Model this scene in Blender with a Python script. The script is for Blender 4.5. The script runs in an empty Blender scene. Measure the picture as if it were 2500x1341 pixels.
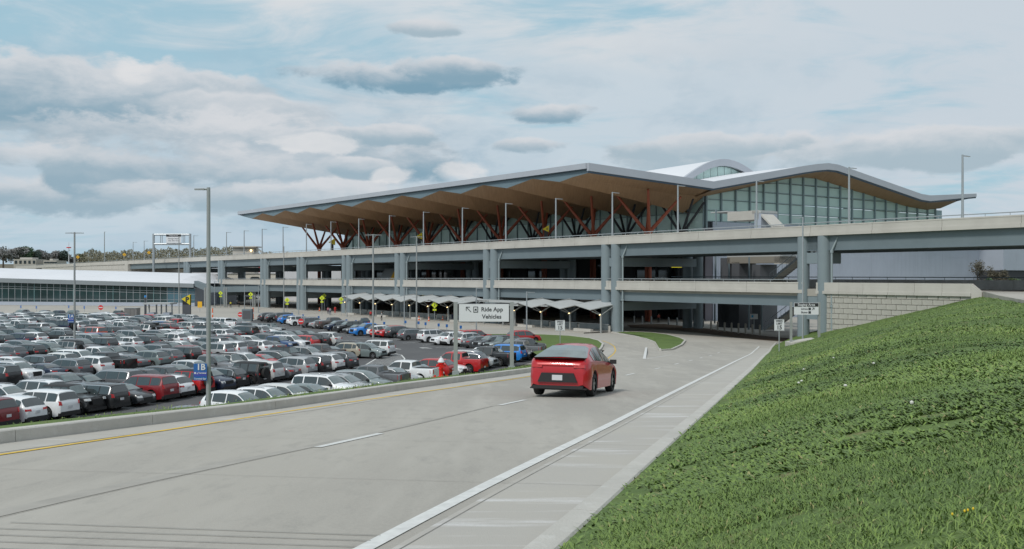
import bpy, bmesh, math, random
import numpy as np
from mathutils import Vector, Matrix, noise
R = math.radians
random.seed(7); np.random.seed(7)
S = bpy.context.scene
COL = S.collection
# ------------------------------------------------------------ camera, sky, sun, exposure
F, CX, HY, H = 2450.0, 1250.0, 670.5, 8.6
cam = bpy.data.cameras.new('camera'); cam.lens = 36*F/2500; cam.sensor_width = 36
cam.clip_start = .1; cam.clip_end = 9000
co = bpy.data.objects.new('camera', cam); COL.objects.link(co)
co.location = (0, 0, H); co.rotation_euler = (R(90), 0, 0); S.camera = co
S.view_settings.view_transform = 'Standard'; S.view_settings.look = 'None'
S.view_settings.exposure = 0; S.view_settings.gamma = 1; S.view_settings.use_curve_mapping = False
SUN_EL, SUN_AZ = 48, 215          # azimuth clockwise from +Y: behind the camera, to its left
W = bpy.data.worlds.new('World'); S.world = W; W.use_nodes = True
def build_world():
    nt = W.node_tree; N = nt.nodes; L = nt.links; N.clear()
    out = N.new('ShaderNodeOutputWorld'); bg = N.new('ShaderNodeBackground'); bg.inputs[1].default_value = .1
    L.new(bg.outputs[0], out.inputs[0])
    sky = N.new('ShaderNodeTexSky'); sky.sky_type = 'NISHITA'; sky.sun_disc = False
    sky.sun_elevation = R(SUN_EL); sky.sun_rotation = R(SUN_AZ); sky.altitude = 300
    sky.air_density = 1.0; sky.dust_density = 1.5; sky.ozone_density = 1.0
    tc = N.new('ShaderNodeTexCoord'); sep = N.new('ShaderNodeSeparateXYZ'); L.new(tc.outputs['Generated'], sep.inputs[0])
    def M(op, a, b=None, c=None, clamp=False):
        n = N.new('ShaderNodeMath'); n.operation = op; n.use_clamp = clamp
        for i, v in enumerate((a, b, c)):
            if v is None: continue
            if isinstance(v, (int, float)): n.inputs[i].default_value = v
            else: L.new(v, n.inputs[i])
        return n.outputs[0]
    def ss(v, a, b):
        n = N.new('ShaderNodeMapRange'); n.interpolation_type = 'SMOOTHSTEP'; L.new(v, n.inputs[0])
        n.inputs[1].default_value = a; n.inputs[2].default_value = b; n.inputs[3].default_value = 0; n.inputs[4].default_value = 1
        return n.outputs[0]
    def mix(f, a, b):
        n = N.new('ShaderNodeMix'); n.data_type = 'RGBA'; n.clamp_factor = True
        if isinstance(f, (int, float)): n.inputs[0].default_value = f
        else: L.new(f, n.inputs[0])
        for i, v in ((6, a), (7, b)):
            if isinstance(v, tuple): n.inputs[i].default_value = (*v, 1)
            else: L.new(v, n.inputs[i])
        return n.outputs[2]
    az = M('ARCTAN2', sep.outputs[0], sep.outputs[1]); el = M('ARCSINE', sep.outputs[2])
    el0 = M('MAXIMUM', el, 0.0)
    # a cloud deck: coordinates on a layer above the ground, finer towards the horizon
    den = M('ADD', M('MAXIMUM', sep.outputs[2], 0.0), .16)
    cx = M('DIVIDE', sep.outputs[0], den); cy = M('DIVIDE', sep.outputs[1], den)
    comb = N.new('ShaderNodeCombineXYZ'); L.new(cx, comb.inputs[0]); L.new(M('MULTIPLY', cy, 1.5), comb.inputs[1])
    def nz(vec, scale, detail, rough, dist=0, off=0):
        n = N.new('ShaderNodeTexNoise'); n.inputs['Scale'].default_value = scale; n.inputs['Detail'].default_value = detail
        n.inputs['Roughness'].default_value = rough; n.inputs['Distortion'].default_value = dist
        if off:
            a = N.new('ShaderNodeVectorMath'); a.operation = 'ADD'; L.new(vec, a.inputs[0]); a.inputs[1].default_value = (off, off*.7, off*.3); vec = a.outputs[0]
        L.new(vec, n.inputs['Vector']); return n.outputs[0]
    # direction space used for billows
    dv = N.new('ShaderNodeCombineXYZ'); L.new(az, dv.inputs[0]); L.new(M('MULTIPLY', el, 2.1), dv.inputs[1])
    V = dv.outputs[0]
    n_big = nz(comb.outputs[0], .9, 5, .55, .4, 3.1)
    n_wisp = nz(comb.outputs[0], 2.0, 8, .62, .9, 11.0)
    n_b1 = nz(V, 7, 7, .58, .3); n_b2 = nz(V, 19, 6, .6, .2, 5.0); n_b3 = nz(V, 3.2, 4, .5, .5, 9.0)
    thin = M('ADD', M('MULTIPLY', n_wisp, .5), M('MULTIPLY', n_big, .5))
    # the clearer blue gap upper left, closed cloud upper right
    gap = M('MULTIPLY', ss(M('ADD', M('POWER', M('DIVIDE', M('ADD', az, .30), .24), 2), M('POWER', M('DIVIDE', M('SUBTRACT', el, .215), .058), 2)), 1.35, .15), .10)
    cover = ss(M('SUBTRACT', M('ADD', thin, M('MULTIPLY', ss(az, -.3, .35), .06)), gap), .385, .56)
    blue = mix(.9, sky.outputs[0], (3.75, 5.75, 6.8))
    white = mix(ss(n_b3, .35, .65), (5.6, 6.5, 7.2), (7.2, 7.3, 7.45))
    white = mix(ss(az, -.1, .45), white, (5.9, 6.5, 7.1))
    col = mix(M('MULTIPLY', cover, .92), blue, white)
    # low banks of blue-grey cloud above the horizon
    low = M('MULTIPLY', M('MULTIPLY', ss(el, .27, .10), ss(az, .55, .05)), ss(M('ADD', M('ADD', n_b1, M('MULTIPLY', n_b3, .5)), M('MULTIPLY', n_b2, .25)), .78, .93))
    col = mix(M('MULTIPLY', low, .85), col, mix(ss(n_b2, .38, .62), (3.7, 5.0, 6.0), (5.0, 6.0, 6.8)))
    # single cumulus clouds: azimuth, elevation, half width, half height, darkness
    blobs = [(-.385,.163,.165,.034,1.),(-.26,.152,.10,.020,.9),(-.25,.116,.20,.038,1.05),(-.46,.075,.12,.02,.7),(-.33,.098,.16,.026,.8),(-.12,.137,.05,.011,.6),
             (-.115,.193,.105,.0155,1.25),(-.06,.201,.07,.012,1.05),(.035,.160,.040,.0105,1.0),(.014,.127,.034,.0085,.8),(-.085,.240,.035,.008,.45),
             (-.45,.104,.05,.014,.6),(-.20,.075,.16,.018,.5),(.33,.115,.2,.02,.35),(.2,.125,.09,.012,.35),(-.145,.105,.03,.010,.6)]
    wob = M('ADD', M('MULTIPLY', M('SUBTRACT', n_b1, .5), 4.2), M('MULTIPLY', M('SUBTRACT', n_b2, .5), 3.0))
    for (a0, e0, w, h, dk) in blobs:
        dx = M('DIVIDE', M('SUBTRACT', az, a0), w); dy = M('DIVIDE', M('SUBTRACT', el, e0), h)
        # flat base, billowing top
        dyb = M('MULTIPLY', dy, 1.0)
        r = M('ADD', M('ADD', M('MULTIPLY', dx, dx), M('MULTIPLY', dyb, dyb)), wob)
        m = ss(r, 1.35, .55)
        sh = ss(M('ADD', dy, M('MULTIPLY', M('SUBTRACT', n_b2, .5), 2.2)), -.75, 1.1)
        top = (6.7, 6.9, 7.2); d = 1-.45*dk
        bot = (2.5+2.2*(1-dk), 3.85+1.7*(1-dk), 4.8+1.3*(1-dk))
        cc = mix(sh, bot, top)
        col = mix(M('MULTIPLY', m, .96), col, cc)
    for (a0, e0, w, h) in [(-.362,.186,.022,.017),(-.118,.097,.02,.011),(-.045,.103,.03,.012),(-.20,.128,.05,.012)]:
        dx = M('DIVIDE', M('SUBTRACT', az, a0), w); dy = M('DIVIDE', M('SUBTRACT', el, e0), h)
        r = M('ADD', M('ADD', M('MULTIPLY', dx, dx), M('MULTIPLY', dy, dy)), M('MULTIPLY', wob, 1.3))
        col = mix(M('MULTIPLY', ss(r, .9, .0), .7), col, (7.6, 7.6, 7.7))
    # haze near the horizon
    col = mix(M('MULTIPLY', ss(el0, .075, .0), .5), col, (4.5, 5.9, 7.0))
    L.new(col, bg.inputs[0])
build_world()
sun = bpy.data.lights.new('sun', 'SUN'); sun.energy = 2.2; sun.angle = R(10); sun.color = (1, .96, .9)
so = bpy.data.objects.new('sun', sun); COL.objects.link(so)
sd = Vector((math.sin(R(SUN_AZ))*math.cos(R(SUN_EL)), math.cos(R(SUN_AZ))*math.cos(R(SUN_EL)), math.sin(R(SUN_EL))))
so.rotation_euler = sd.to_track_quat('Z', 'Y').to_euler()
S.cycles.max_bounces = 6
# ------------------------------------------------------------ materials
MATS = {}
def mat(name, col, rough=.6, metal=0, var=0, scale=3, bump=0, bscale=20, coat=0, spec=.5, col2=None, emis=None, detail=5, stretch=None, alpha=None, space='Object'):
    if name in MATS: return MATS[name]
    m = bpy.data.materials.new(name); m.use_nodes = True; nt = m.node_tree; N = nt.nodes; L = nt.links
    b = N['Principled BSDF']; b.inputs['Base Color'].default_value = (*col, 1)
    b.inputs['Roughness'].default_value = rough; b.inputs['Metallic'].default_value = metal
    b.inputs['Specular IOR Level'].default_value = spec
    if coat: b.inputs['Coat Weight'].default_value = coat; b.inputs['Coat Roughness'].default_value = .06
    if emis: b.inputs['Emission Color'].default_value = (*emis[0], 1); b.inputs['Emission Strength'].default_value = emis[1]
    if var or bump:
        tc = N.new('ShaderNodeTexCoord'); mp = N.new('ShaderNodeMapping'); L.new(tc.outputs[space], mp.inputs[0])
        if stretch: mp.inputs['Scale'].default_value = stretch
    if var:
        n = N.new('ShaderNodeTexNoise'); n.inputs['Scale'].default_value = scale; n.inputs['Detail'].default_value = detail; n.inputs['Roughness'].default_value = .65
        L.new(mp.outputs[0], n.inputs['Vector'])
        r = N.new('ShaderNodeValToRGB'); r.color_ramp.elements[0].position = .3; r.color_ramp.elements[1].position = .7
        c2 = col2 if col2 else tuple(c*(1-var) for c in col); c1 = col if col2 else tuple(min(1, c*(1+var)) for c in col)
        r.color_ramp.elements[0].color = (*c2, 1); r.color_ramp.elements[1].color = (*c1, 1)
        L.new(n.outputs[0], r.inputs[0]); L.new(r.outputs[0], b.inputs['Base Color'])
    if bump:
        n2 = N.new('ShaderNodeTexNoise'); n2.inputs['Scale'].default_value = bscale; n2.inputs['Detail'].default_value = 4
        L.new(mp.outputs[0], n2.inputs['Vector']); bp = N.new('ShaderNodeBump'); bp.inputs['Strength'].default_value = bump; bp.inputs['Distance'].default_value = .05
        L.new(n2.outputs[0], bp.inputs['Height']); L.new(bp.outputs[0], b.inputs['Normal'])
    MATS[name] = m; return m
def layered(name, cols, scales, facs, rough=.85, bump=.2, bscale=60, stretches=None):
    """base colour with several noise layers on top (stain, grain, streak)"""
    m = bpy.data.materials.new(name); m.use_nodes = True; nt = m.node_tree; N = nt.nodes; L = nt.links
    b = N['Principled BSDF']; b.inputs['Roughness'].default_value = rough
    tc = N.new('ShaderNodeTexCoord'); cur = None
    for i, (c, s, f) in enumerate(zip(cols[1:], scales, facs)):
        n = N.new('ShaderNodeTexNoise'); n.inputs['Scale'].default_value = s; n.inputs['Detail'].default_value = 8; n.inputs['Roughness'].default_value = .6
        mp = N.new('ShaderNodeMapping'); L.new(tc.outputs['Object'], mp.inputs[0]); L.new(mp.outputs[0], n.inputs['Vector'])
        mp.inputs['Location'].default_value = (i*13.7, i*5.1, 0)
        if stretches and stretches[i]: 
            mp.inputs['Scale'].default_value = stretches[i][0]; mp.inputs['Rotation'].default_value = (0, 0, stretches[i][1])
        mr = N.new('ShaderNodeMapRange'); mr.inputs[1].default_value = f[0]; mr.inputs[2].default_value = f[1]; mr.inputs[4].default_value = f[2]
        L.new(n.outputs[0], mr.inputs[0])
        mx = N.new('ShaderNodeMix'); mx.data_type = 'RGBA'; L.new(mr.outputs[0], mx.inputs[0])
        if cur is None: mx.inputs[6].default_value = (*cols[0], 1)
        else: L.new(cur, mx.inputs[6])
        mx.inputs[7].default_value = (*c, 1); cur = mx.outputs[2]
    L.new(cur, b.inputs['Base Color'])
    if bump:
        n2 = N.new('ShaderNodeTexNoise'); n2.inputs['Scale'].default_value = bscale; n2.inputs['Detail'].default_value = 5
        L.new(tc.outputs['Object'], n2.inputs['Vector']); bp = N.new('ShaderNodeBump'); bp.inputs['Strength'].default_value = bump; bp.inputs['Distance'].default_value = .02
        L.new(n2.outputs[0], bp.inputs['Height']); L.new(bp.outputs[0], b.inputs['Normal'])
    MATS[name] = m; return m
RD = R(-15.5)
M_road = layered('road_concrete', [(.385,.36,.318),(.31,.29,.26),(.44,.415,.37),(.275,.26,.235),(.42,.395,.35)], [.18, .5, 2.2, 30], [(.40,.60,.95),(.48,.68,.75),(.52,.72,.6),(.4,.7,.6)], rough=.82, bump=.35, bscale=90,
                 stretches=[((1,.25,1),-RD),((2.2,.3,1),-RD),((1.5,.5,1),-RD),None])
M_gutter = layered('gutter_concrete', [(.43,.405,.36),(.40,.38,.35),(.62,.61,.60),(.38,.365,.34)], [.5, 1.0, 25], [(.4,.65,.7),(.56,.7,.85),(.4,.7,.4)], rough=.85, bump=.3, bscale=80,
                 stretches=[None,((.35,2.2,1),-RD+.05),None])
M_curb = layered('curb_concrete', [(.50,.48,.44),(.40,.385,.35),(.60,.59,.56),(.30,.29,.27)], [.9, 4, 9], [(.4,.65,.7),(.55,.75,.6),(.62,.8,.5)], rough=.85, bump=.5, bscale=40)
M_conc = layered('bridge_concrete', [(.50,.48,.44),(.42,.40,.365),(.60,.585,.55),(.33,.32,.30)], [.35, 1.2, 3.], [(.4,.65,.7),(.55,.75,.55),(.6,.8,.6)], rough=.85, bump=.25, bscale=12, stretches=[None,((.3,.3,8),0),((.25,.25,12),0)])
M_apron = layered('apron_concrete', [(.40,.375,.335),(.34,.32,.285),(.46,.44,.40),(.30,.285,.26)], [.05, .3, 1.5], [(.4,.65,.8),(.5,.7,.5),(.55,.8,.5)], rough=.9, bump=.1)
M_asph = layered('asphalt', [(.105,.105,.108),(.075,.075,.078),(.14,.138,.135),(.06,.06,.06)], [.08, .5, 12], [(.4,.65,.8),(.5,.75,.5),(.5,.8,.4)], rough=.9, bump=.2)
M_grassg = layered('turf_ground', [(.095,.155,.032),(.07,.12,.026),(.14,.19,.045),(.22,.165,.085),(.08,.115,.03)], [.25, .9, 1.3, 6], [(.4,.65,.8),(.5,.7,.6),(.58,.70,.8),(.45,.7,.7)], rough=.95, bump=1.0, bscale=14)
M_land = layered('land', [(.11,.13,.06),(.08,.10,.05),(.17,.15,.10)], [.01, .05], [(.4,.65,.8),(.5,.75,.6)], rough=.95, bump=0)
M_white = mat('white_marking', (.62,.62,.60), .7, var=.13, scale=6)
M_yellow = mat('yellow_marking', (.66,.43,.05), .7, var=.18, scale=5)
M_joint = mat('joint_filler', (.24,.23,.21), .9, var=.3, scale=2)
M_steel = mat('blue_grey_steel', (.155,.195,.215), .5, var=.06, scale=.4)
M_col = mat('pier_paint', (.205,.25,.27), .45, var=.05, scale=.5)
M_galv = mat('galvanised_steel', (.36,.39,.41), .4, metal=.3, var=.08, scale=1.5)
M_pole = mat('silver_pole', (.33,.345,.34), .45, metal=.25, var=.06, scale=1)
M_fascia = mat('roof_fascia', (.44,.465,.51), .4, metal=.15, var=.04, scale=.15)
M_rooftop = mat('roof_membrane', (.66,.67,.70), .6, var=.04, scale=.1)
M_dstrip = mat('dark_trim', (.055,.085,.12), .5)
M_infill = mat('infill_metal', (.14,.20,.235), .5, var=.05, scale=.3)
M_rust = mat('rust_red_steel', (.33,.085,.045), .55, var=.15, scale=1)
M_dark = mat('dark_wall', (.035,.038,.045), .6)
M_dgrey = mat('dark_grey_panel', (.09,.095,.105), .6, var=.08, scale=.5)
M_side = mat('silver_siding', (.42,.46,.53), .45, metal=.2, var=.05, scale=.2)
M_black = mat('black_plastic', (.015,.015,.016), .6)
M_tyre = mat('tyre_rubber', (.018,.018,.018), .85)
M_rim = mat('alloy_rim', (.28,.29,.30), .35, metal=.7)
M_chrome = mat('bright_trim', (.55,.55,.56), .25, metal=.9)
M_tail = mat('tail_light', (.42,.012,.014), .25, coat=.5)
M_head = mat('head_light', (.55,.57,.58), .15, coat=.8)
M_plate = mat('licence_plate', (.55,.56,.58), .5)
M_signw = mat('sign_white', (.66,.67,.69), .5)
M_signk = mat('sign_black', (.02,.02,.022), .5)
M_wind = mat('windshield_glass', (.115,.155,.155), .05, spec=1.0, coat=.6, var=.35, scale=1.2)  # sky reflection put into the base colour as a pale teal
M_signfy = mat('fluorescent_yellow', (.62,.72,.03), .5)
M_signo = mat('sign_amber', (.75,.42,.02), .5)
M_signy = mat('sign_yellow', (.72,.58,.02), .5)
M_signr = mat('sign_red', (.62,.03,.03), .5)
M_signb = mat('sign_blue', (.02,.12,.36), .5)
M_red = mat('hydrant_red', (.68,.012,.010), .35, coat=.4)
M_orange = mat('cone_orange', (.75,.13,.03), .6)
M_bollard = mat('bollard_bronze', (.30,.275,.235), .5, metal=.2)
M_canopy = mat('canopy_white', (.43,.445,.445), .6, var=.05, scale=.5)
M_mulch = mat('mulch', (.09,.055,.03), .95, var=.4, scale=2)
M_bark = mat('bark', (.10,.08,.065), .9, var=.3, scale=3)
M_skin = mat('skin', (.36,.20,.14), .6)
M_hair = mat('hair', (.03,.02,.015), .7)
M_lamp = mat('lamp_glow', (.9,.7,.4), .5, emis=((1,.72,.35), 4))
M_lensl = mat('lamp_lens', (.75,.76,.74), .3)
M_stone = mat('block_wall', (.43,.415,.375), .85, var=.16, scale=.7, bump=.3, bscale=6)
def wood():
    m = mat('cedar_soffit', (.215,.115,.058), .6)
    nt = m.node_tree; N = nt.nodes; L = nt.links; b = N['Principled BSDF']
    tc = N.new('ShaderNodeTexCoord'); mp = N.new('ShaderNodeMapping'); mp.inputs['Rotation'].default_value = (0,0,R(-35.9)); mp.inputs['Scale'].default_value = (3.5,.12,.4)
    mp.vector_type = 'POINT'; L.new(tc.outputs['Object'], mp.inputs[0])
    n = N.new('ShaderNodeTexNoise'); n.inputs['Scale'].default_value = 1.4; n.inputs['Detail'].default_value = 4; L.new(mp.outputs[0], n.inputs['Vector'])
    r = N.new('ShaderNodeValToRGB'); r.color_ramp.elements[0].position = .3; r.color_ramp.elements[0].color = (.31,.19,.105,1); r.color_ramp.elements[1].position = .72; r.color_ramp.elements[1].color = (.39,.245,.14,1)
    L.new(n.outputs[0], r.inputs[0]); L.new(r.outputs[0], b.inputs['Base Color']); return m
M_wood = wood()
def glassm(name, col, rough=.06, var=.12, scale=.08, spec=.6):
    return mat(name, col, rough, var=var, scale=scale, spec=spec)
M_gteal = glassm('fritted_glass', (.44,.60,.565), .45)
M_gfront = glassm('front_glass', (.58,.77,.72), .25, var=.22)  # pale base stands in for interior and sky light through the panes
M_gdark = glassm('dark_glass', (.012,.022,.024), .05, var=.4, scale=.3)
M_gpark = glassm('hall_glass', (.016,.040,.045), .05, var=.5, scale=.15)
M_cglass = mat('car_glass', (.03,.04,.042), .03, spec=1.0, coat=.6)
def paintm():
    m = mat('car_paint', (.5,.5,.5), .33, coat=.7)
    nt = m.node_tree; oi = nt.nodes.new('ShaderNodeObjectInfo'); nt.links.new(oi.outputs['Color'], nt.nodes['Principled BSDF'].inputs['Base Color'])
    nt.nodes['Principled BSDF'].inputs['Metallic'].default_value = .1
    return m
M_paint = paintm()
# ------------------------------------------------------------ helpers
def link(o, parent=None, label=None, cat=None, group=None, kind=None, loc=None, rz=None):
    COL.objects.link(o)
    if parent is not None: o.parent = parent
    if label: o['label'] = label
    if cat: o['category'] = cat
    if group: o['group'] = group
    if kind: o['kind'] = kind
    if loc is not None: o.location = loc
    if rz is not None: o.rotation_euler = (0, 0, rz)
    return o
def thing(name, label, cat, loc=(0,0,0), rz=0, group=None):
    return link(bpy.data.objects.new(name, None), None, label, cat, group, None, loc, rz)
def copy_tree(o, parent=None):
    c = o.copy(); COL.objects.link(c)
    if parent is not None: c.parent = parent
    for ch in o.children: copy_tree(ch, c)
    return c
class MB:
    def __init__(s): s.v = []; s.f = []; s.m = []
    def add(s, vs, fs, mi=0):
        k = len(s.v); s.v += [tuple(v) for v in vs]; s.f += [tuple(i+k for i in f) for f in fs]; s.m += [mi]*len(fs)
    def hexa(s, p, mi=0):   # p: 4 bottom ccw, 4 top
        s.add(p, [(3,2,1,0),(4,5,6,7),(0,1,5,4),(1,2,6,5),(2,3,7,6),(3,0,4,7)], mi)
    def box(s, x0,x1,y0,y1,z0,z1, mi=0):
        s.hexa([(x0,y0,z0),(x1,y0,z0),(x1,y1,z0),(x0,y1,z0),(x0,y0,z1),(x1,y0,z1),(x1,y1,z1),(x0,y1,z1)], mi)
    def quad(s, a,b,c,d, mi=0): s.add([a,b,c,d], [(0,1,2,3)], mi)
    def poly(s, pts, mi=0): s.add(pts, [tuple(range(len(pts)))], mi)
    def tube(s, a, b, r0, r1=None, n=8, mi=0, caps=True):
        a = Vector(a); b = Vector(b); r1 = r0 if r1 is None else r1
        d = (b-a).normalized(); u = d.orthogonal().normalized(); w = d.cross(u)
        vs = []
        for (p, r) in ((a, r0), (b, r1)):
            for i in range(n):
                t = 2*math.pi*i/n; vs.append(p+u*math.cos(t)*r+w*math.sin(t)*r)
        fs = [(i, (i+1)%n, n+(i+1)%n, n+i) for i in range(n)]
        if caps: fs += [tuple(range(n))[::-1], tuple(range(n, 2*n))]
        s.add(vs, fs, mi)
    def lathe(s, prof, c=(0,0,0), n=14, mi=0):
        vs = []; fs = []
        for (r, z) in prof:
            for i in range(n): t = 2*math.pi*i/n; vs.append((c[0]+r*math.cos(t), c[1]+r*math.sin(t), c[2]+z))
        for k in range(len(prof)-1):
            for i in range(n): fs.append((k*n+i, k*n+(i+1)%n, (k+1)*n+(i+1)%n, (k+1)*n+i))
        fs.append(tuple(range(n))[::-1]); fs.append(tuple(range((len(prof)-1)*n, len(prof)*n)))
        s.add(vs, fs, mi)
    def prism(s, pts, z0, z1, mi=0):
        n = len(pts); vs = [(p[0], p[1], z0) for p in pts]+[(p[0], p[1], z1) for p in pts]
        s.add(vs, [tuple(range(n))[::-1], tuple(range(n, 2*n))]+[(i, (i+1)%n, n+(i+1)%n, n+i) for i in range(n)], mi)
    def mesh(s, name, mats, smooth=None):
        me = bpy.data.meshes.new(name); me.from_pydata(s.v, [], s.f)
        for m in (mats if isinstance(mats, (list, tuple)) else [mats]): me.materials.append(m)
        me.polygons.foreach_set('material_index', s.m)
        if smooth is not None:
            me.polygons.foreach_set('use_smooth', [True]*len(s.f)); me.set_sharp_from_angle(angle=R(smooth))
        me.update(); return me
    def build(s, name, mats, parent=None, smooth=None, **k):
        return link(bpy.data.objects.new(name, s.mesh(name, mats, smooth)), parent, **k)
def recalc(me):
    bm = bmesh.new(); bm.from_mesh(me); bmesh.ops.recalc_face_normals(bm, faces=bm.faces); bm.to_mesh(me); bm.free()
def interp(tab, x):
    if x <= tab[0][0]: return tab[0][1]
    for (a, b) in zip(tab, tab[1:]):
        if x <= b[0]: return a[1]+(b[1]-a[1])*(x-a[0])/(b[0]-a[0])
    return tab[-1][1]
ORD = 'zeroth first second third fourth fifth sixth seventh eighth ninth tenth eleventh twelfth thirteenth fourteenth fifteenth sixteenth seventeenth eighteenth nineteenth twentieth'.split()
def ordw(n):
    if n <= 20: return ORD[n]
    t = {2:'twenty',3:'thirty',4:'forty',5:'fifty'}[n//10]
    return t+'-'+ORD[n%10] if n%10 else t.replace('ty','tieth')
def text_part(txt, size, mat_, parent, loc, rot, name='lettering', depth=.004, align='CENTER', bold=0):
    c = bpy.data.curves.new(name, 'FONT'); c.body = txt; c.size = size; c.extrude = depth; c.align_x = align; c.align_y = 'CENTER'; c.resolution_u = 2; c.offset = bold
    t = bpy.data.objects.new(name, c); COL.objects.link(t)
    dg = bpy.context.evaluated_depsgraph_get(); me = bpy.data.meshes.new_from_object(t.evaluated_get(dg)); me.name = name
    bpy.data.objects.remove(t); bpy.data.curves.remove(c)
    me.materials.clear(); me.materials.append(mat_)
    o = link(bpy.data.objects.new(name, me), parent); o.location = loc; o.rotation_euler = rot; return o
# where things stand: the road falls away from the camera, then runs out level
def hgt(Y):
    if Y <= 95: return 1.75+.0615*Y
    if Y <= 128: t = Y-95; return 1.75+.0615*95+.0615*t-.0615*t*t/66
    return 8.6
def gz(Y): return H-hgt(Y) if Y < 128 else 0.0
def rp(px, py, dz=0):
    k = (py-HY)/F; lo, hi = .5, 700
    for _ in range(60):
        m = (lo+hi)/2
        if hgt(m)/m > k: lo = m
        else: hi = m
    return Vector(((px-CX)*lo/F, lo, gz(lo)+dz))
def gp(px, py, z=0.0):
    Y = (H-z)*F/(py-HY); return Vector(((px-CX)*Y/F, Y, z))
def at(px, py, Y): return Vector(((px-CX)*Y/F, Y, H-(py-HY)*Y/F))
# viaduct / terminal frame: s runs along the roadway away from us, D into the building
E = Vector((-.5868,.8097,0)); DV = Vector((.8097,.5868,0)); O0 = Vector((6.79,160.89,0))
def V(s, D, z): p = O0+E*s+DV*D; return Vector((p.x, p.y, z))
def s_px(px, D):
    u = px-CX; a = O0+DV*D
    return (F*a.x-u*a.y)/(u*E.y-F*E.x)
def z_px(px, py, D):
    s = s_px(px, D); return H-(py-HY)*V(s, D, 0).y/F
def vbox(mb, s0,s1,D0,D1,z0,z1, mi=0):
    mb.hexa([V(s0,D0,z0),V(s0,D1,z0),V(s1,D1,z0),V(s1,D0,z0),V(s0,D0,z1),V(s0,D1,z1),V(s1,D1,z1),V(s1,D0,z1)], mi)
def vbox2(mb, s0,s1,D0,D1,za0,za1,zb0,zb1, mi=0):
    mb.hexa([V(s0,D0,za0),V(s0,D1,za0),V(s1,D1,zb0),V(s1,D0,zb0),V(s0,D0,za1),V(s0,D1,za1),V(s1,D1,zb1),V(s1,D0,zb1)], mi)
def zup(s): return H+5.75-.0031*s
def zlo(s): return H-.93-.003*max(s, 0)
# ------------------------------------------------------------ the ground
mb = MB(); mb.quad((-4000,-300,-.06),(4000,-300,-.06),(4000,7000,-.06),(-4000,7000,-.06)); mb.build('ground', M_land, kind='structure')
mb = MB(); mb.poly([(-230,96,-.008),(60,96,-.008),(60,128,-.008),(90,140,-.008),(90,420,-.008),(-230,420,-.008)]); mb.build('concrete_apron', M_apron, kind='structure')
# parking lot asphalt
RH = Vector((math.sin(R(21.3)), math.cos(R(21.3)), 0)); HH = Vector((-RH.y, RH.x, 0)); L0 = Vector((-25.9, 60.5, 0))
def LOT(q, o): return L0+RH*q+HH*o
lotpts = [LOT(-60,-12.3), LOT(52,-12.3), gp(1330,858), gp(1300,838), gp(1245,822), gp(1185,815), gp(1100,806), gp(1000,800), gp(900,790), gp(800,783), gp(700,777), gp(640,774), gp(600,790), gp(520,784), gp(420,779), gp(300,776), gp(60,773), gp(-300,773), LOT(60,130), LOT(-60,130)]
mb = MB(); mb.poly([(p.x, p.y, 0) for p in lotpts]); mb.build('parking_lot', M_asph, kind='structure')
# curb lines in plan (found from where they stand in the photo)
LC = [rp(x, y) for x, y in [(0,1084),(200,1058),(400,1033),(600,1011),(800,981),(1000,950),(1200,923),(1300,909),(1380,893),(1440,876),(1470,862)]]
RC = [rp(x, y) for x, y in [(1304,1341),(1400,1264),(1536,1146),(1680,1028),(1756,964),(1824,906),(1864,868),(1880,850),(1892,838)]]
def extend_back(line, Y0):
    a, b = line[0], line[1]; d = (line[2]-line[0]); k = (Y0-a.y)/d.y
    return [Vector((a.x+d.x*k, Y0, 0))]+line
LC = extend_back(LC, -12); RC = extend_back(RC, -12)
def resample(line, step):
    pts = [Vector((p.x, p.y, 0)) for p in line]; out = [pts[0]]; 
    for a, b in zip(pts, pts[1:]):
        n = max(1, int((b-a).length/step))
        for i in range(1, n+1): out.append(a+(b-a)*i/n)
    # light smoothing
    for _ in range(3):
        out = [out[0]]+[(out[i-1]+out[i]*2+out[i+1])/4 for i in range(1, len(out)-1)]+[out[-1]]
    return out
def normals(pts, side):
    ns = []
    for i in range(len(pts)):
        d = (pts[min(i+1, len(pts)-1)]-pts[max(i-1, 0)]).normalized(); ns.append(Vector((-d.y, d.x, 0))*side)
    return ns
LCs = resample(LC, 1.2); RCs = resample(RC, 1.2)
def xat(line, Y):
    for a, b in zip(line, line[1:]):
        if a.y <= Y <= b.y: return a.x+(b.x-a.x)*(Y-a.y)/(b.y-a.y)
    a, b = (line[0], line[1]) if Y < line[0].y else (line[-2], line[-1])
    return a.x+(b.x-a.x)*(Y-a.y)/(b.y-a.y)
# road surface
mb = MB(); Ys = [-12+i*2 for i in range(0, 71)]
rows = []
for Y in Ys:
    xl = xat(LCs, Y)-.05 if Y < 111 else 6.; xr = xat(RCs, Y)+.05 if Y < 121 else 62
    rows.append([(xl+(xr-xl)*t/6, Y, gz(Y)) for t in range(7)])
vs = [p for r in rows for p in r]; fs = [(i*7+j, i*7+j+1, (i+1)*7+j+1, (i+1)*7+j) for i in range(len(rows)-1) for j in range(6)]
mb.add(vs, fs); mb.build('road', M_road, kind='structure', smooth=30)
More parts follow.
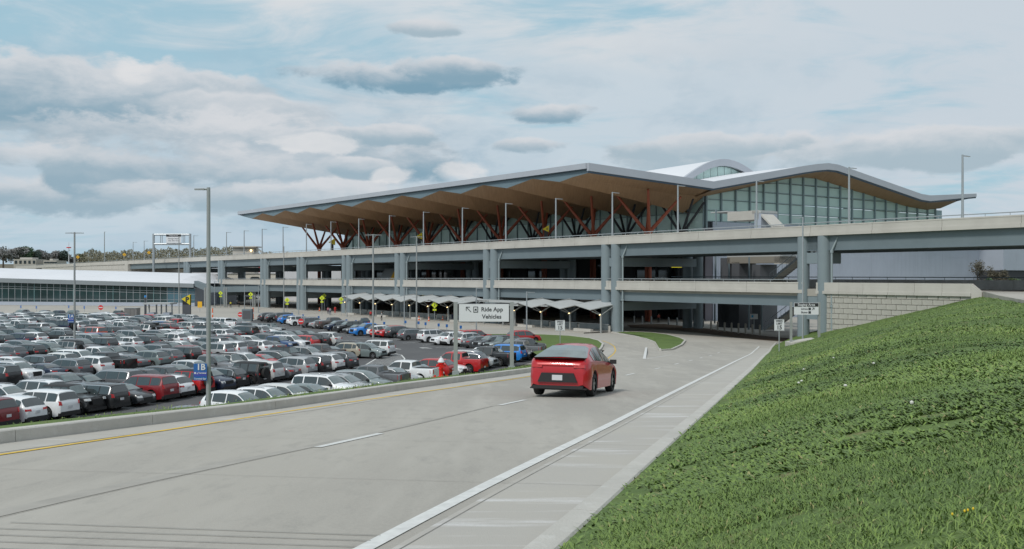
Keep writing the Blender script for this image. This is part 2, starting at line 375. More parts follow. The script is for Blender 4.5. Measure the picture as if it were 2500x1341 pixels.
# gutter bands of lighter concrete
def strip(line, off0, off1, dz, side, Y1=None, Y0=-12):
    mb = MB(); ns = normals(line, side); prev = None
    for p, n in zip(line, ns):
        if (Y1 and p.y > Y1) or p.y < Y0: continue
        a = p+n*off0; b = p+n*off1; a = (a.x, a.y, gz(a.y)+dz); b = (b.x, b.y, gz(b.y)+dz)
        if prev: mb.quad(prev[0], prev[1], b, a)
        prev = (a, b)
    return mb
pix = lambda pts, dz=0: [rp(x, y, dz) for x, y in pts]
whiteL = resample(extend_back(pix([(893,1341),(1000,1280),(1250,1154),(1500,1032),(1600,980),(1700,930),(1800,880),(1840,858),(1853,846)]), -12), 1.2)
yellL = resample(extend_back(pix([(0,1111),(200,1082),(400,1052),(600,1021),(800,990),(1000,962),(1140,942),(1260,925),(1380,905),(1440,893),(1478,880),(1494,868),(1503,856),(1500,846),(1488,838),(1470,832)]), -12), .8)
def band_between(A, B, dz, name, m, da=0, db=0):
    mb = MB(); prev = None; Y = -12
    while Y < 117:
        a = (xat(A, Y)+da, Y, gz(Y)+dz); b = (xat(B, Y)+db, Y, gz(Y)+dz)
        if prev: mb.quad(prev[0], prev[1], b, a)
        prev = (a, b); Y += 1.5
    return mb.build(name, m, kind='structure')
band_between(whiteL, RCs, .004, 'gutter_pavement', M_gutter, .22, .02)
band_between(LCs, [p+Vector((1.05,0,0)) for p in LCs], .004, 'gutter_strip', M_gutter, -.02, 0)
def ribbon(line, w, dz, mb, Y0=-99, Y1=999, zf=gz):
    ns = normals(line, 1); prev = None
    for p, n in zip(line, ns):
        if not (Y0 <= p.y <= Y1): prev = None; continue
        a = p-n*w/2; b = p+n*w/2; a = (a.x, a.y, zf(a.y)+dz); b = (b.x, b.y, zf(b.y)+dz)
        if prev: mb.quad(prev[0], prev[1], b, a)
        prev = (a, b)
mb = MB(); ribbon(whiteL, .17, .009, mb); mb.build('edge_line', M_white, kind='structure')
mb = MB(); ribbon(yellL, .12, .009, mb); mb.build('yellow_edge_line', M_yellow, kind='structure')
mb = MB()
dash = [((775,1093),(930,1059)),((1220,990),(1282,977)),((1395,947),(1432,939)),((1527,917),(1549,912)),((1598,901.5),(1612,898.5)),((1647,890),(1657,887.5)),((1682,881.5),(1691,879.5)),((1708,874.7),(1715,873)),((1731,869.3),(1738,867.6)),((1751,862.5),(1757,861))]
for a, b in dash:
    ribbon([rp(*a), rp(*b)], .14, .009, mb)
a0 = rp(775,1093); d0 = (rp(930,1059)-a0).normalized(); ribbon([a0-d0*9.8, a0-d0*7.4], .11, .009, mb)
# stop bar and turn line at the left branch
ribbon([rp(1578,848.5), rp(1573,876.5)], .24, .009, mb)
ribbon([rp(1500,875.5), rp(1575,877), rp(1640,867)], .10, .009, mb)
mb.build('lane_dashes', M_white, kind='structure')
# joints in the concrete
mb = MB()
cj = resample(extend_back(pix([(0,1266),(200,1222),(400,1170),(760,1098),(940,1058),(1216,991),(1400,945),(1600,900),(1700,876),(1760,860)]), -12), 1.5)
ribbon([p+Vector((.30,0,0)) for p in whiteL], .012, .008, mb)
ribbon([p+Vector((1.05,0,0)) for p in LCs], .009, .008, mb)
for k in range(26):
    Y = 4.2+k*4.25; xl, xr = xat(LCs, Y), xat(RCs, Y)
    ribbon([Vector((xl, Y+(xr-xl)*.10-.05, 0)), Vector(((xl+xr)/2, Y, 0)), Vector((xr, Y-(xr-xl)*.10+.05, 0))], .008, .0085, mb)
mb.build('pavement_joints', M_joint, kind='structure')
mb = MB(); ribbon([p+Vector((-.05,0,0)) for p in cj], .010, .007, mb); mb.build('centre_joint', mat('pale_joint', (.29,.275,.245), .9, var=.25, scale=2), kind='structure')
mb = MB()
for (a, b) in [((25,1277),(930,1309.5)),((-60,1290),(905,1322)),((-60,1306),(872,1337)),((-60,1322),(700,1349)),((-60,1339),(640,1366))]:
    A, B = rp(*a), rp(*b); ribbon([A+(B-A)*t/12+Vector((0, random.uniform(-.006,.006), 0)) for t in range(13)], .016, .010, mb)
for (a, b) in [((1866,842),(1882,842)),((1862,852),(1880,852)),((1861,858.5),(1876,858.5)),((1476,853),(1489,853)),((1474,859),(1490,859)),((1470,864),(1482,864))]:
    ribbon([rp(*a), rp(*b)], .035, .012, mb)
mb.build('saw_cut_grooves', M_joint, kind='structure')
# patched lane: the darker slabs left of the centre joint
mb = MB(); prev = None
for p in cj:
    if p.y > 26: break
    a = (p.x-.08, p.y, gz(p.y)+.006); b = (p.x-.55+min(.5, p.y*.016), p.y, gz(p.y)+.006)
    if prev: mb.quad(prev[0], prev[1], b, a)
    prev = (a, b)
mb.build('sealer_patch', mat('sealer', (.35,.33,.295), .8, var=.12, scale=1.5), kind='structure')
# curbs, cast in lengths with open joints
def curb(line, side, w, h, seg, name, label, cat, zf=gz):
    root = thing(name, label, cat); ns = normals(line, side); acc = 0; cur = []; lens = []
    def flush():
        if len(cur) < 2: return
        m = MB(); vs = []; b = .02
        for (p, n) in cur:
            z = zf(p.y)
            prof = [(0,-.1),(0,h-b),(b,h),(w-b,h+.0),(w,h-b),(w,-.1)]
            for (o, dz) in prof:
                q = p+n*o; vs.append((q.x, q.y, z+dz))
        k = len(cur); fs = [(i*6+j, i*6+j+1, (i+1)*6+j+1, (i+1)*6+j) for i in range(k-1) for j in range(5)]
        fs += [tuple(range(6)), tuple(range((k-1)*6, k*6))[::-1]]
        if side < 0: fs = [f[::-1] for f in fs]
        m.add(vs, fs); m.build('kerb_stone', M_curb, root)
    for i in range(len(line)):
        cur.append((line[i], ns[i]))
        if i: acc += (line[i]-line[i-1]).length
        if acc >= seg:
            d = (line[i]-line[i-1]).normalized(); cur[-1] = (line[i]-d*.012, ns[i]); flush(); cur = [(line[i]+d*.0, ns[i])]; acc = 0
    flush(); return root
def fine(line, step): return resample(line, step)
curb(LCs, 1, .26, .215, 3.2, 'kerb', 'tall concrete kerb between the road and the parking lot', 'kerb')
curb(RCs, -1, .27, .10, 3.2, 'kerb', 'low pale kerb along the foot of the grass slope', 'kerb')
# islands at the fork
def loop_curb(px, name, label, z, w=.25, h=.14):
    pts = [rp(x, y) for x, y in px]; pts = [Vector((p.x, p.y, 0)) for p in pts]
    line = []
    for a, b in zip(pts, pts[1:]):
        n = max(1, int((b-a).length/1.0)); line += [a+(b-a)*i/n for i in range(n)]
    line.append(pts[-1])
    return curb(line, -1, w, h, 2.5, name, label, 'kerb')
isl2 = [(1500,813.5),(1540,812),(1590,814),(1630,819),(1660,827),(1673,833),(1664,844),(1640,855),(1612,857),(1607,848),(1600,838),(1576,829),(1562,826),(1540,820)]
def island(px, name, hgt_, curbname, clabel, label):
    pts = [rp(x, y) for x, y in px]
    c = sum((Vector((p.x, p.y, 0)) for p in pts), Vector())/len(pts)
    mb = MB(); n = len(pts); vs = []; rings = [1.0, .965, .7, .35]
    for k, r in enumerate(rings):
        for p in pts:
            q = c+(Vector((p.x, p.y, 0))-c)*r; vs.append((q.x, q.y, gz(q.y)+(hgt_ if k < 2 else hgt_+.08*(k-1))))
    vs.append((c.x, c.y, gz(c.y)+hgt_+.25)); fs = []
    for k in range(3):
        for i in range(n): fs.append((k*n+i, k*n+(i+1)%n, (k+1)*n+(i+1)%n, (k+1)*n+i))
    for i in range(n): fs.append((3*n+i, 3*n+(i+1)%n, 4*n))
    mb.add(vs, fs); o = mb.build(name, M_turf_far, kind='structure', smooth=60); recalc(o.data)
    root = thing(curbname, clabel, 'kerb')
    for i in range(n):
        if name == 'turf_corner' and i in (0, 9, 10, 11, 12): continue
        a = Vector((pts[i].x, pts[i].y, 0)); b = Vector((pts[(i+1)%n].x, pts[(i+1)%n].y, 0)); d = (b-a).normalized()
        nn = Vector((d.y, -d.x, 0)); 
        if (a-c).dot(nn) < 0: nn = -nn
        nn *= .12; m = MB()
        za, zb = gz(a.y), gz(b.y); h = hgt_+.02; b = b-d*.02
        m.hexa([(a.x-nn.x,a.y-nn.y,za-.1),(a.x+nn.x,a.y+nn.y,za-.1),(b.x+nn.x,b.y+nn.y,zb-.1),(b.x-nn.x,b.y-nn.y,zb-.1),
                (a.x-nn.x,a.y-nn.y,za+h),(a.x+nn.x,a.y+nn.y,za+h),(b.x+nn.x,b.y+nn.y,zb+h),(b.x-nn.x,b.y-nn.y,zb+h)])
        o = m.build('kerb_stone', M_curb, root); recalc(o.data)
M_turf_far = layered('turf_far', [(.095,.15,.03),(.07,.115,.024),(.13,.185,.042),(.15,.13,.06)], [.15, .6, .35], [(.4,.65,.7),(.5,.7,.6),(.66,.76,.6)], rough=.95, bump=.6, bscale=8)
island(isl2, 'turf_island', .14, 'kerb', 'pale kerb round the small grass island at the road fork', '')
isl1 = [(1180,818),(1255,817.5),(1330,819),(1390,822),(1440,828),(1462,834),(1472,842),(1468,851),(1455,864),(1430,880),(1330,884),(1300,862),(1285,845)]
island(isl1, 'turf_corner', .13, 'kerb', 'pale kerb round the grass corner beside the parking lot', '')
# ------------------------------------------------------------ grass slope on the right
def smin(a, b, k): 
    h = max(0, min(1, .5+.5*(b-a)/k)); return b*(1-h)+a*h-k*h*(1-h)
def hillz(x, Y):
    d = max(0, (x-xat(RCs, Y)-.27))*.964; g = gz(Y)+.09
    top = 6.62+.05*max(0, 30-Y)
    n = noise.noise(Vector((x*.22, Y*.22, 0)))*.15+noise.noise(Vector((x*.7, Y*.7, 3)))*.04+noise.noise(Vector((x*2.3, Y*2.3, 7)))*.025
    f = min(1, d/3)
    return smin(top+n*.6*f, g+.27*d+n*f*.8, .7)-.02+(.03*f)
mb = MB(); vid = {}; vs = []; fs = []
ds = [.0,.12,.3,.5,.8,1.2,1.7,2.3,3,3.8,4.7,5.7,6.8,8,9.3,10.7,12.2,13.8,15.5,17.3,19.2,21.2,23.3,25.5,28,31,35,40,46,54]
Yh = []; y = -10
while y < 126: Yh.append(y); y += .6 if y < 30 else 1.1
for i, Y in enumerate(Yh):
    x0 = xat(RCs, Y)+.26
    if Y > 119: x0 = xat(RCs, 119)+.26+(Y-119)*.9
    for j, d in enumerate(ds):
        x = x0+d; z = hillz(x, Y) if Y <= 119 else max(.05, hillz(x, 119)*(1-(Y-119)*.02)); vs.append((x, Y, z))
nd = len(ds)
for i in range(len(Yh)-1):
    for j in range(nd-1):
        a = i*nd+j; c = vs[a]
        if .8097*c[0]+.5868*c[1] > 101.6: continue
        fs.append((a, a+1, a+nd+1, a+nd))
mb.add(vs, fs); mb.build('grass_slope', M_grassg, kind='structure', smooth=80); vs_hill = vs
# bank on the left, from the kerb down to the lot
def bankz(p, d):
    g = gz(p.y); n = noise.noise(Vector((p.x*.6, p.y*.6, 1)))*.05
    return max(-.12, g+.17+n*min(1, d)-max(0, d-1.1)*.34)
mb = MB(); nsL = normals(LCs, 1); dl = [.24,.5,.9,1.3,2,3,4.5,6.5,9,12,16,20,25]; vs = []; fs = []
for p, n in zip(LCs, nsL):
    for d in dl: q = p+n*d; vs.append((q.x, q.y, bankz(p, d)))
k = len(dl)
for i in range(len(LCs)-1):
    for j in range(k-1):
        fs.append((i*k+j, (i+1)*k+j, (i+1)*k+j+1, i*k+j+1))
mb.add(vs, fs); mb.build('grass_bank', M_grassg, kind='structure', smooth=80)
# upper ramp road at the top of the slope
rampP = ([V(s_px(2399,.5),.5,6.86), gp(2440,722,6.86), gp(2500,733,6.86), gp(2900,790,6.86), gp(3000,700,6.86), V(-95,13.8,6.86), V(-40,13.8,6.86), V(-12,13.8,6.86), V(-12,.5,6.86)]); mb = MB(); mb.prism(rampP, 6.0, 6.86); o = mb.build('ramp_road', M_road, kind='structure'); recalc(o.data)
# ------------------------------------------------------------ blades and leaves
def leaf_mesh(P, Ln, Wd, az, lean, tint, bend=.5):
    """P (n,3); each leaf is 3 quads' worth of a tapering bent blade: 5 verts, 2 faces (quad + tri)"""
    n = len(P); dirx, diry = np.cos(az), np.sin(az); px, py = -diry, dirx
    h = np.cos(lean); o = np.sin(lean)
    v = np.zeros((n, 5, 3))
    w0 = Wd*.5
    v[:,0] = P-np.stack([px*w0*.5, py*w0*.5, 0*w0], 1); v[:,1] = P+np.stack([px*w0*.5, py*w0*.5, 0*w0], 1)
    mid = P+np.stack([dirx*o*Ln*.5, diry*o*Ln*.5, h*Ln*.55], 1)
    v[:,2] = mid+np.stack([px*w0, py*w0, 0*w0], 1); v[:,3] = mid-np.stack([px*w0, py*w0, 0*w0], 1)
    v[:,4] = P+np.stack([dirx*o*Ln*1.05, diry*o*Ln*1.05, h*Ln*(1-bend*.5)], 1)
    return v
def build_leaves(name, P, Ln, Wd, az, lean, tint, m, **k):
    v = leaf_mesh(P, Ln, Wd, az, lean, tint); n = len(P)
    me = bpy.data.meshes.new(name); me.vertices.add(n*5); me.vertices.foreach_set('co', v.reshape(-1))
    base = np.arange(n)*5
    q = np.stack([base, base+1, base+2, base+3], 1); t = np.stack([base+3, base+2, base+4], 1)
    loops = np.concatenate([q, t], 1).reshape(-1)
    me.loops.add(len(loops)); me.loops.foreach_set('vertex_index', loops)
    starts = np.stack([np.arange(n)*7, np.arange(n)*7+4], 1).reshape(-1); tot = np.tile([4,3], n)
    me.polygons.add(n*2); me.polygons.foreach_set('loop_start', starts); me.polygons.foreach_set('loop_total', tot)
    at_ = me.attributes.new('tint', 'FLOAT', 'POINT'); at_.data.foreach_set('value', np.repeat(tint, 5))
    me.materials.append(m); me.update(calc_edges=True); me.validate()
    return link(bpy.data.objects.new(name, me), None, **k)
def leafmat(name, cols):
    m = bpy.data.materials.new(name); m.use_nodes = True; nt = m.node_tree; N = nt.nodes; L = nt.links; b = N['Principled BSDF']
    a = N.new('ShaderNodeAttribute'); a.attribute_name = 'tint'; r = N.new('ShaderNodeValToRGB'); L.new(a.outputs['Fac'], r.inputs[0])
    el = r.color_ramp.elements
    el[0].position = 0; el[0].color = (*cols[0], 1); el[1].position = 1; el[1].color = (*cols[-1], 1)
    for i, c in enumerate(cols[1:-1]): e = el.new((i+1)/(len(cols)-1)); e.color = (*c, 1)
    L.new(r.outputs[0], b.inputs['Base Color']); b.inputs['Roughness'].default_value = .55; b.inputs['Specular IOR Level'].default_value = .35
    try: b.inputs['Subsurface Weight'].default_value = 0
    except Exception: pass
    return m
M_leaf = leafmat('grass_leaf', [(.085,.135,.040),(.125,.195,.050),(.165,.245,.060),(.215,.30,.070),(.30,.28,.12)])
def noise2(x, y, s, o):   # cheap smooth value noise with numpy
    X = x*s+o; Y = y*s+o*1.7; xi = np.floor(X).astype(int); yi = np.floor(Y).astype(int); fx = X-xi; fy = Y-yi
    fx = fx*fx*(3-2*fx); fy = fy*fy*(3-2*fy)
    h = lambda a, b: (np.sin(a*127.1+b*311.7+o)*43758.5453) % 1
    return (h(xi,yi)*(1-fx)+h(xi+1,yi)*fx)*(1-fy)+(h(xi,yi+1)*(1-fx)+h(xi+1,yi+1)*fx)*fy
def scatter(n, Ya, Yb, dmax, power):
    t = np.random.rand(n); Y = (Ya**(1-power)+t*(Yb**(1-power)-Ya**(1-power)))**(1/(1-power))
    d = np.random.rand(n)**.9*np.minimum(dmax, 60); x0 = np.interp(Y, [p.y for p in RCs], [p.x for p in RCs])+.27
    x = x0+d
    keep = (np.abs(x)/Y < .56) & (.8097*x+.5868*Y < 99.6)
    return x[keep], Y[keep], d[keep]
def hill_leaves():
    xs, ys, ls, ws, azs, lns, ts = [], [], [], [], [], [], []
    for (n, Ya, Yb, dm, sc, broad) in [(60000, 2.5, 6.5, 4, .85, .8), (190000, 6.5, 15, 7, 1.05, .9), (210000, 15, 34, 15, 1.4, .8), (230000, 34, 118, 40, 1.7, .4)]:
        x, y, d = scatter(n, Ya, Yb, dm, 1.6)
        dens = .55*noise2(x, y, .55, 3)+.45*noise2(x, y, 1.7, 9)
        edge = np.clip((d-.08)/(.3+1.6*noise2(x, y, .9, 71)**2), 0, 1); bare = np.clip((noise2(x, y, .8, 90)*.6+noise2(x, y, 2.6, 14)*.4-.69)*9, 0, 1)
        keep = ((dens*edge*(1-bare) > .14+.14*np.random.rand(len(x))) | (np.random.rand(len(x)) < .10)) & (np.random.rand(len(x)) > .75*bare)
        x, y, d, dens = x[keep], y[keep], d[keep], dens[keep]
        k = len(x); big = noise2(x, y, .35, 21)
        isb = np.random.rand(k) < np.clip((noise2(x, y, .4, 33)-.38)*4, 0, 1)*broad*1.6
        L = np.where(isb, np.random.uniform(.05,.11,k), np.random.uniform(.04,.10,k))*sc*(.8+.35*dens)
        Wd = np.where(isb, np.random.uniform(.016,.034,k), np.random.uniform(.005,.010,k))*sc
        ln = np.where(isb, np.random.uniform(.75,1.5,k), np.random.uniform(.5,1.4,k))
        t = np.clip(.40+.75*(big-.5)+.4*(noise2(x, y, .13, 50)-.5)+np.random.normal(0,.14,k)-np.where(isb, .02, -.03), 0, .97)
        dead = np.random.rand(k) < .02; t = np.where(dead, 1., t)
        xs.append(x); ys.append(y); ls.append(L); ws.append(Wd); azs.append(np.random.rand(k)*6.283); lns.append(ln); ts.append(t)
    cat = np.concatenate; x, y = cat(xs), cat(ys)
    # height of the slope below every leaf, from the mesh grid
    Yg = np.array(Yh); dg = np.array(ds); Z = np.array([v[2] for v in vs_hill]).reshape(len(Yh), nd)
    x0 = np.array([v[0] for v in vs_hill]).reshape(len(Yh), nd)[:,0]
    iy = np.clip(np.searchsorted(Yg, y)-1, 0, len(Yg)-2); fy = (y-Yg[iy])/(Yg[iy+1]-Yg[iy])
    dd = x-(x0[iy]*(1-fy)+x0[iy+1]*fy); jd = np.clip(np.searchsorted(dg, dd)-1, 0, nd-2); fd = np.clip((dd-dg[jd])/(dg[jd+1]-dg[jd]), 0, 1)
    z = (Z[iy,jd]*(1-fd)+Z[iy,jd+1]*fd)*(1-fy)+(Z[iy+1,jd]*(1-fd)+Z[iy+1,jd+1]*fd)*fy
    build_leaves('grass', np.stack([x, y, z-.004], 1), cat(ls), cat(ws), cat(azs), cat(lns), cat(ts), M_leaf, kind='stuff', label='mown grass and broad-leaved weeds covering the right-hand slope', cat='grass')
hill_leaves()
def bank_leaves():
    n = 15000; idx = np.random.randint(0, len(LCs)-1, n); f = np.random.rand(n)
    P = np.array([[p.x, p.y] for p in LCs]); Nn = np.array([[q.x, q.y] for q in nsL])
    keep = P[idx,1] > 10; idx, f = idx[keep], f[keep]; n = len(idx)
    d = .27+np.random.rand(n)**1.4*3.2
    xy = P[idx]*(1-f[:,None])+P[idx+1]*f[:,None]+Nn[idx]*d[:,None]
    z = np.array([bankz(Vector((a*0+P[i,0], P[i,1]*(1-t)+P[i+1,1]*t, 0)), dd) for a, i, t, dd in zip(xy[:,0], idx, f, d)])
    clump = noise2(xy[:,0], xy[:,1], .9, 5)
    L = np.random.uniform(.015,.05,n)*(1+5*np.clip(clump-.6, 0, 1))*(1+xy[:,1]/90)
    build_leaves('grass', np.stack([xy[:,0], xy[:,1], z-.01], 1), L, np.random.uniform(.008,.02,n)*(1+xy[:,1]/60), np.random.rand(n)*6.283, np.random.uniform(.1,1,n), np.clip(np.random.normal(.5,.2,n)+(clump-.5)*.5, 0, 1), M_leaf, kind='stuff', label='straggly grass and weeds growing behind the tall kerb', cat='grass')
bank_leaves()
# small white and yellow flowers in the turf
def flower(px, py, m, name, label, r=.03):
    # walk out along the view to find the slope
    Y = 5.0
    while Y < 118:
        p = at(px, py, Y)
        if p.x > xat(RCs, Y)+.3 and p.z < hillz(p.x, Y)+.05: break
        Y *= 1.01
    t = thing(name, label, 'flower', (p.x, p.y, hillz(p.x, p.y)))
    b = MB(); b.tube((0,0,0),(.01,0,.10),.004, n=5); b.build('stem', M_turf_far, t)
    b = MB(); b.lathe([(r*.3,.09),(r,.105),(r*1.05,.12),(r*.5,.135)], n=8); b.build('petals', m, t)
    return t
for (x, y, lab) in [(2226,1000,'white dandelion clock standing alone in the middle of the slope'),(2064,951,'pale clover bloom low on the slope right of the speed sign'),(1950,942,'white clover bloom nearest the kerb'),(1957,938,'second white bloom near the kerb'),(1962,908,'white clover bloom below the staging sign'),(2133,895,'white bloom on the upper slope'),(2035,880,'small white bloom below the block wall')]:
    flower(x, y, mat('petal_white', (.6,.6,.55), .7), 'clover_flower', lab, r=.02 if y > 990 else .03)
for (x, y, lab) in [(2325,1252,'yellow dandelion at the left of the group by the right edge'),(2363,1241,'yellow dandelion at the top of the group by the right edge'),(2376,1241,'yellow dandelion at the right of the group by the right edge'),(2355,1259,'yellow dandelion at the bottom of the group by the right edge')]:
    flower(x, y, mat('petal_yellow', (.7,.5,.02), .6), 'dandelion', lab, r=.012).scale = (.45, .45, .35)
# ------------------------------------------------------------ viaduct
PIERS = [1990, 1497, 1203, 983, 852, 740, 650, 545, 460]
PS = [s_px(x, .9) for x in PIERS]
def rail(mb, s0, s1, D, zf, step=2.6):
    n = max(1, int(abs(s1-s0)/30))
    for i in range(n):
        a = s0+(s1-s0)*i/n; b = s0+(s1-s0)*(i+1)/n
        mb.tube(V(a, D, zf(a)+.30), V(b, D, zf(b)+.30), .055, n=6)
    s = s0
    while s < s1:
        mb.tube(V(s, D, zf(s)-.02), V(s, D, zf(s)+.30), .035, n=5); s += step
def roadway(name, label, s0, s1, zf, ph, gh, depth, joints):
    t = thing(name, label, 'viaduct')
    bnd = [s0]+[j for j in joints if s0 < j < s1]+[s1]
    for a, b in zip(bnd, bnd[1:]):
        n = max(1, round((b-a)/9))
        for i in range(n):
            u = a+(b-a)*i/n+.02; w = a+(b-a)*(i+1)/n-.02
            m = MB(); vbox2(m, u, w, 0, .38, zf(u)-ph+.42, zf(u), zf(w)-ph+.42, zf(w))
            vbox2(m, u, w, -.10, .40, zf(u)-ph, zf(u)-ph+.42, zf(w)-ph, zf(w)-ph+.42)
            vbox2(m, u, w, -.03, 0, zf(u)-.16, zf(u)-.03, zf(w)-.16, zf(w)-.03)
            m.build('parapet_panel', M_conc, t)
    for a, b in zip(bnd, bnd[1:]):
        m = MB(); k = .0
        vbox2(m, a+k, b-k, .55, .62, zf(a)-ph-gh, zf(a)-ph, zf(b)-ph-gh, zf(b)-ph)
        vbox2(m, a+k, b-k, .38, .80, zf(a)-ph-gh-.06, zf(a)-ph-gh, zf(b)-ph-gh-.06, zf(b)-ph-gh)
        m.build('girder', M_steel, t)
        for D in (depth*.33, depth*.66, depth-1.):
            m = MB(); vbox2(m, a, b, D, D+.08, zf(a)-ph-gh, zf(a)-ph+.02, zf(b)-ph-gh, zf(b)-ph+.02); m.build('girder', M_steel, t)
    m = MB(); n = 12
    for i in range(n):
        u = s0+(s1-s0)*i/n; w = s0+(s1-s0)*(i+1)/n
        vbox2(m, u, w, .4, depth, zf(u)-ph+.05, zf(u)-1.06, zf(w)-ph+.05, zf(w)-1.06)
    m.build('deck_slab', M_conc, t)
    m = MB(); n = 12
    for i in range(n):
        u = s0+(s1-s0)*i/n; w = s0+(s1-s0)*(i+1)/n
        vbox2(m, u, w, depth-.4, depth, zf(u)-1.05, zf(u)-.0, zf(w)-1.05, zf(w)-.0)
    m.build('far_parapet', M_conc, t)
    m = MB(); rail(m, s0, s1, .2, zf); m.build('railing', M_galv, t)
    return t
S_AB = s_px(312, 0); S_R = -92
up = roadway('elevated_roadway', 'upper deck of the concrete and steel viaduct passing in front of the terminal', S_R, S_AB, zup, 1.27, 1.72, 18, PS)
lo = roadway('elevated_roadway', 'lower deck of the viaduct, level with the tops of the shelters', PS[0]+1.0, S_AB+20, zlo, 1.33, 1.55, 18, PS)
# plaza slabs that join the decks to the terminal
m = MB(); vbox2(m, 0, 156, 18.02, 39, zup(0)-1.6, zup(0)-1.04, zup(156)-1.6, zup(156)-1.04); m.build('departures_pavement', M_conc, kind='structure')
m = MB(); vbox2(m, 0, 156, 18.02, 39, zlo(0)-1.7, zlo(0)-1.04, zlo(156)-1.7, zlo(156)-1.04); m.build('arrivals_pavement', M_conc, kind='structure')
# pier prototype heights differ a little, so each is built on its own
ordp = ['at the foot of the grass slope, nearest the camera','second from the right, at the end of the bus shelter','third from the right, behind the ride app sign','fourth from the right, behind the bus shelter','fifth from the right, at the left end of the bus shelter','sixth from the right','seventh from the right','eighth from the right, beside the parking hall canopy','farthest left, behind the parking hall roof']
for i, s in enumerate(PS):
    t = thing('bridge_pier', 'twin-column grey bridge pier '+ordp[i], 'bridge pier', V(s, .9, 0), 0, 'twin piers of the viaduct')
    o = V(s, .9, 0); g = -.3 if i else -.3
    def W(ds, dD, z): p = V(s+ds, .9+dD, z)-o; return p
    def lb(m, s0,s1,D0,D1,z0,z1): m.hexa([W(s0,D0,z0),W(s0,D1,z0),W(s1,D1,z0),W(s1,D0,z0),W(s0,D0,z1),W(s0,D1,z1),W(s1,D1,z1),W(s1,D0,z1)])
    topz = zup(s)-1.28
    for sg in ((-1.52, 1.52) if i == 0 else (-1.15, 1.15)):
        m = MB(); r = .80 if sg < 0 and i == 0 else .72 if i == 0 else .90 if sg < 0 else .86
        a = W(sg, -.25, g); m.tube(a, a+Vector((0,0,topz-g)), r, n=24)
        m.build('column', M_col, t, smooth=40)
        if i == 0: continue
        m = MB(); a = W(sg, 17, g); m.tube(a, a+Vector((0,0,topz-g-1.7)), .8, n=16); m.build('column', M_col, t, smooth=40)
    for (zt_, ph, gh) in ((zup(s), 1.27, 1.72), (zlo(s), 1.33, 1.55)):
        m = MB(); lb(m, -.78, .78, -.35, .1, zt_-ph-gh-.02, zt_-ph-.05); m.build('bearing_box', M_col, t)
        m = MB(); lb(m, -.5, -.1, -.2, .1, zt_-ph-gh-.28, zt_-ph-gh-.03); lb(m, .1, .5, -.2, .1, zt_-ph-gh-.28, zt_-ph-gh-.03); m.build('bearing', M_signw, t)
        m = MB(); lb(m, -1.5, 1.5, -.5, 16.5 if i else 3, zt_-ph-gh-1.6, zt_-ph-gh-.3); m.build('cross_beam', M_col, t)
    m = MB(); lb(m, -2.6, 2.6, -1.5, 1.3, g, .12); m.build('footing', M_curb, t)
    m = MB(); sp = -2.9
    for (za, zb, zc) in ((zup(s)-1.5, zup(s)-3.1, zlo(s)-2.6), (zlo(s)-2.7, zlo(s)-2.7, .1)):
        if za != zb: m.tube(W(sp-.55, -.3, za), W(sp, -.7, zb), .11, n=8)
        m.tube(W(sp, -.7, zb), W(sp, -.7, zc), .13, n=8); m.tube(W(sp, -.7, zb-.25), W(sp, -.7, zb+.05), .20, n=8)
    m.build('drainpipe', mat('pipe_paint', (.27,.32,.335), .45), t)
# retaining walls of cast blocks
def blockwall(name, label, s0, s1, D, z0f, z1f, bw, bh, m_, thick=.25):
    t = thing(name, label, 'retaining wall'); mb = MB(); 
    vbox2(mb, s0, s1, D+.1, D+.1+thick, min(z0f(s0),z0f(s1))-1, z1f(s0)-.02, min(z0f(s0),z0f(s1))-1, z1f(s1)-.02); mb.build('backing', mat('block_mortar', (.23,.22,.205), .9), t)  # grey mortar showing in the joints between blocks
    proto = {}; row = 0; z = min(z0f(s0), z0f(s1))
    cnt = 0
    while z < max(z1f(s0), z1f(s1))-.1:
        s = s0+(bw/2 if row % 2 else 0)*(1 if s1 > s0 else -1); s = s0
        off = (row % 2)*bw/2; a = s0-off
        while a < s1:
            u, w = max(a, s0), min(a+bw, s1); zt = min(z+bh, z1f(u), z1f(w))
            if w-u > .2 and zt-z > .1 and z+bh > max(0, z0f((u+w)/2)-.3) and cnt < 300:
                j = random.uniform(-.03, .03); key = (round(w-u, 2), round(zt-z, 2), random.randint(0, 3))
                if key not in proto:
                    q = MB(); l, hh = (w-u)-.022, (zt-z)-.022; e = .03
                    d = E; n = DV
                    P_ = lambda a_, b_, c_: d*a_+n*b_+Vector((0,0,c_))
                    jj = [random.uniform(0, .04) for _ in range(4)]
                    q.hexa([P_(e,jj[0],e),P_(0,.14,0),P_(l,.14,0),P_(l-e,jj[1],e),P_(e,jj[2],hh-e),P_(0,.14,hh),P_(l,.14,hh),P_(l-e,jj[3],hh-e)]); 
                    me = q.mesh('block', m_); recalc(me); proto[key] = me
                o = link(bpy.data.objects.new('block', proto[key]), t, loc=V(u+.017, D+j-.05, z+.017)); cnt += 1
            a += bw
        z += bh; row += 1
    return t
sW0, sW1 = s_px(2372, .1), PS[0]-2.2
blockwall('retaining_wall', 'pale concrete block retaining wall rising behind the grass slope', sW0, sW1, .15, lambda s: .9+(4.9-.9)*max(0, (sW1-s)/(sW1-sW0)), lambda s: zlo(s)-1.34, 1.25, .62, M_stone)
t = thing('ramp_parapet', 'concrete parapet band on top of the block wall, ramping down at its right end', 'parapet')
n = 6
for i in range(n):
    a = sW0+(PS[0]-.8-sW0)*i/n+.015; b = sW0+(PS[0]-.8-sW0)*(i+1)/n-.015; m = MB()
    zb = zlo(0)-1.36
    vbox(m, a, b, 0, .4, zb, zlo(0)-.02); vbox(m, a, b, -.1, 0, zb, zb+.35); m.build('parapet_panel', M_conc, t)
m = MB(); sE = s_px(2398, .1)
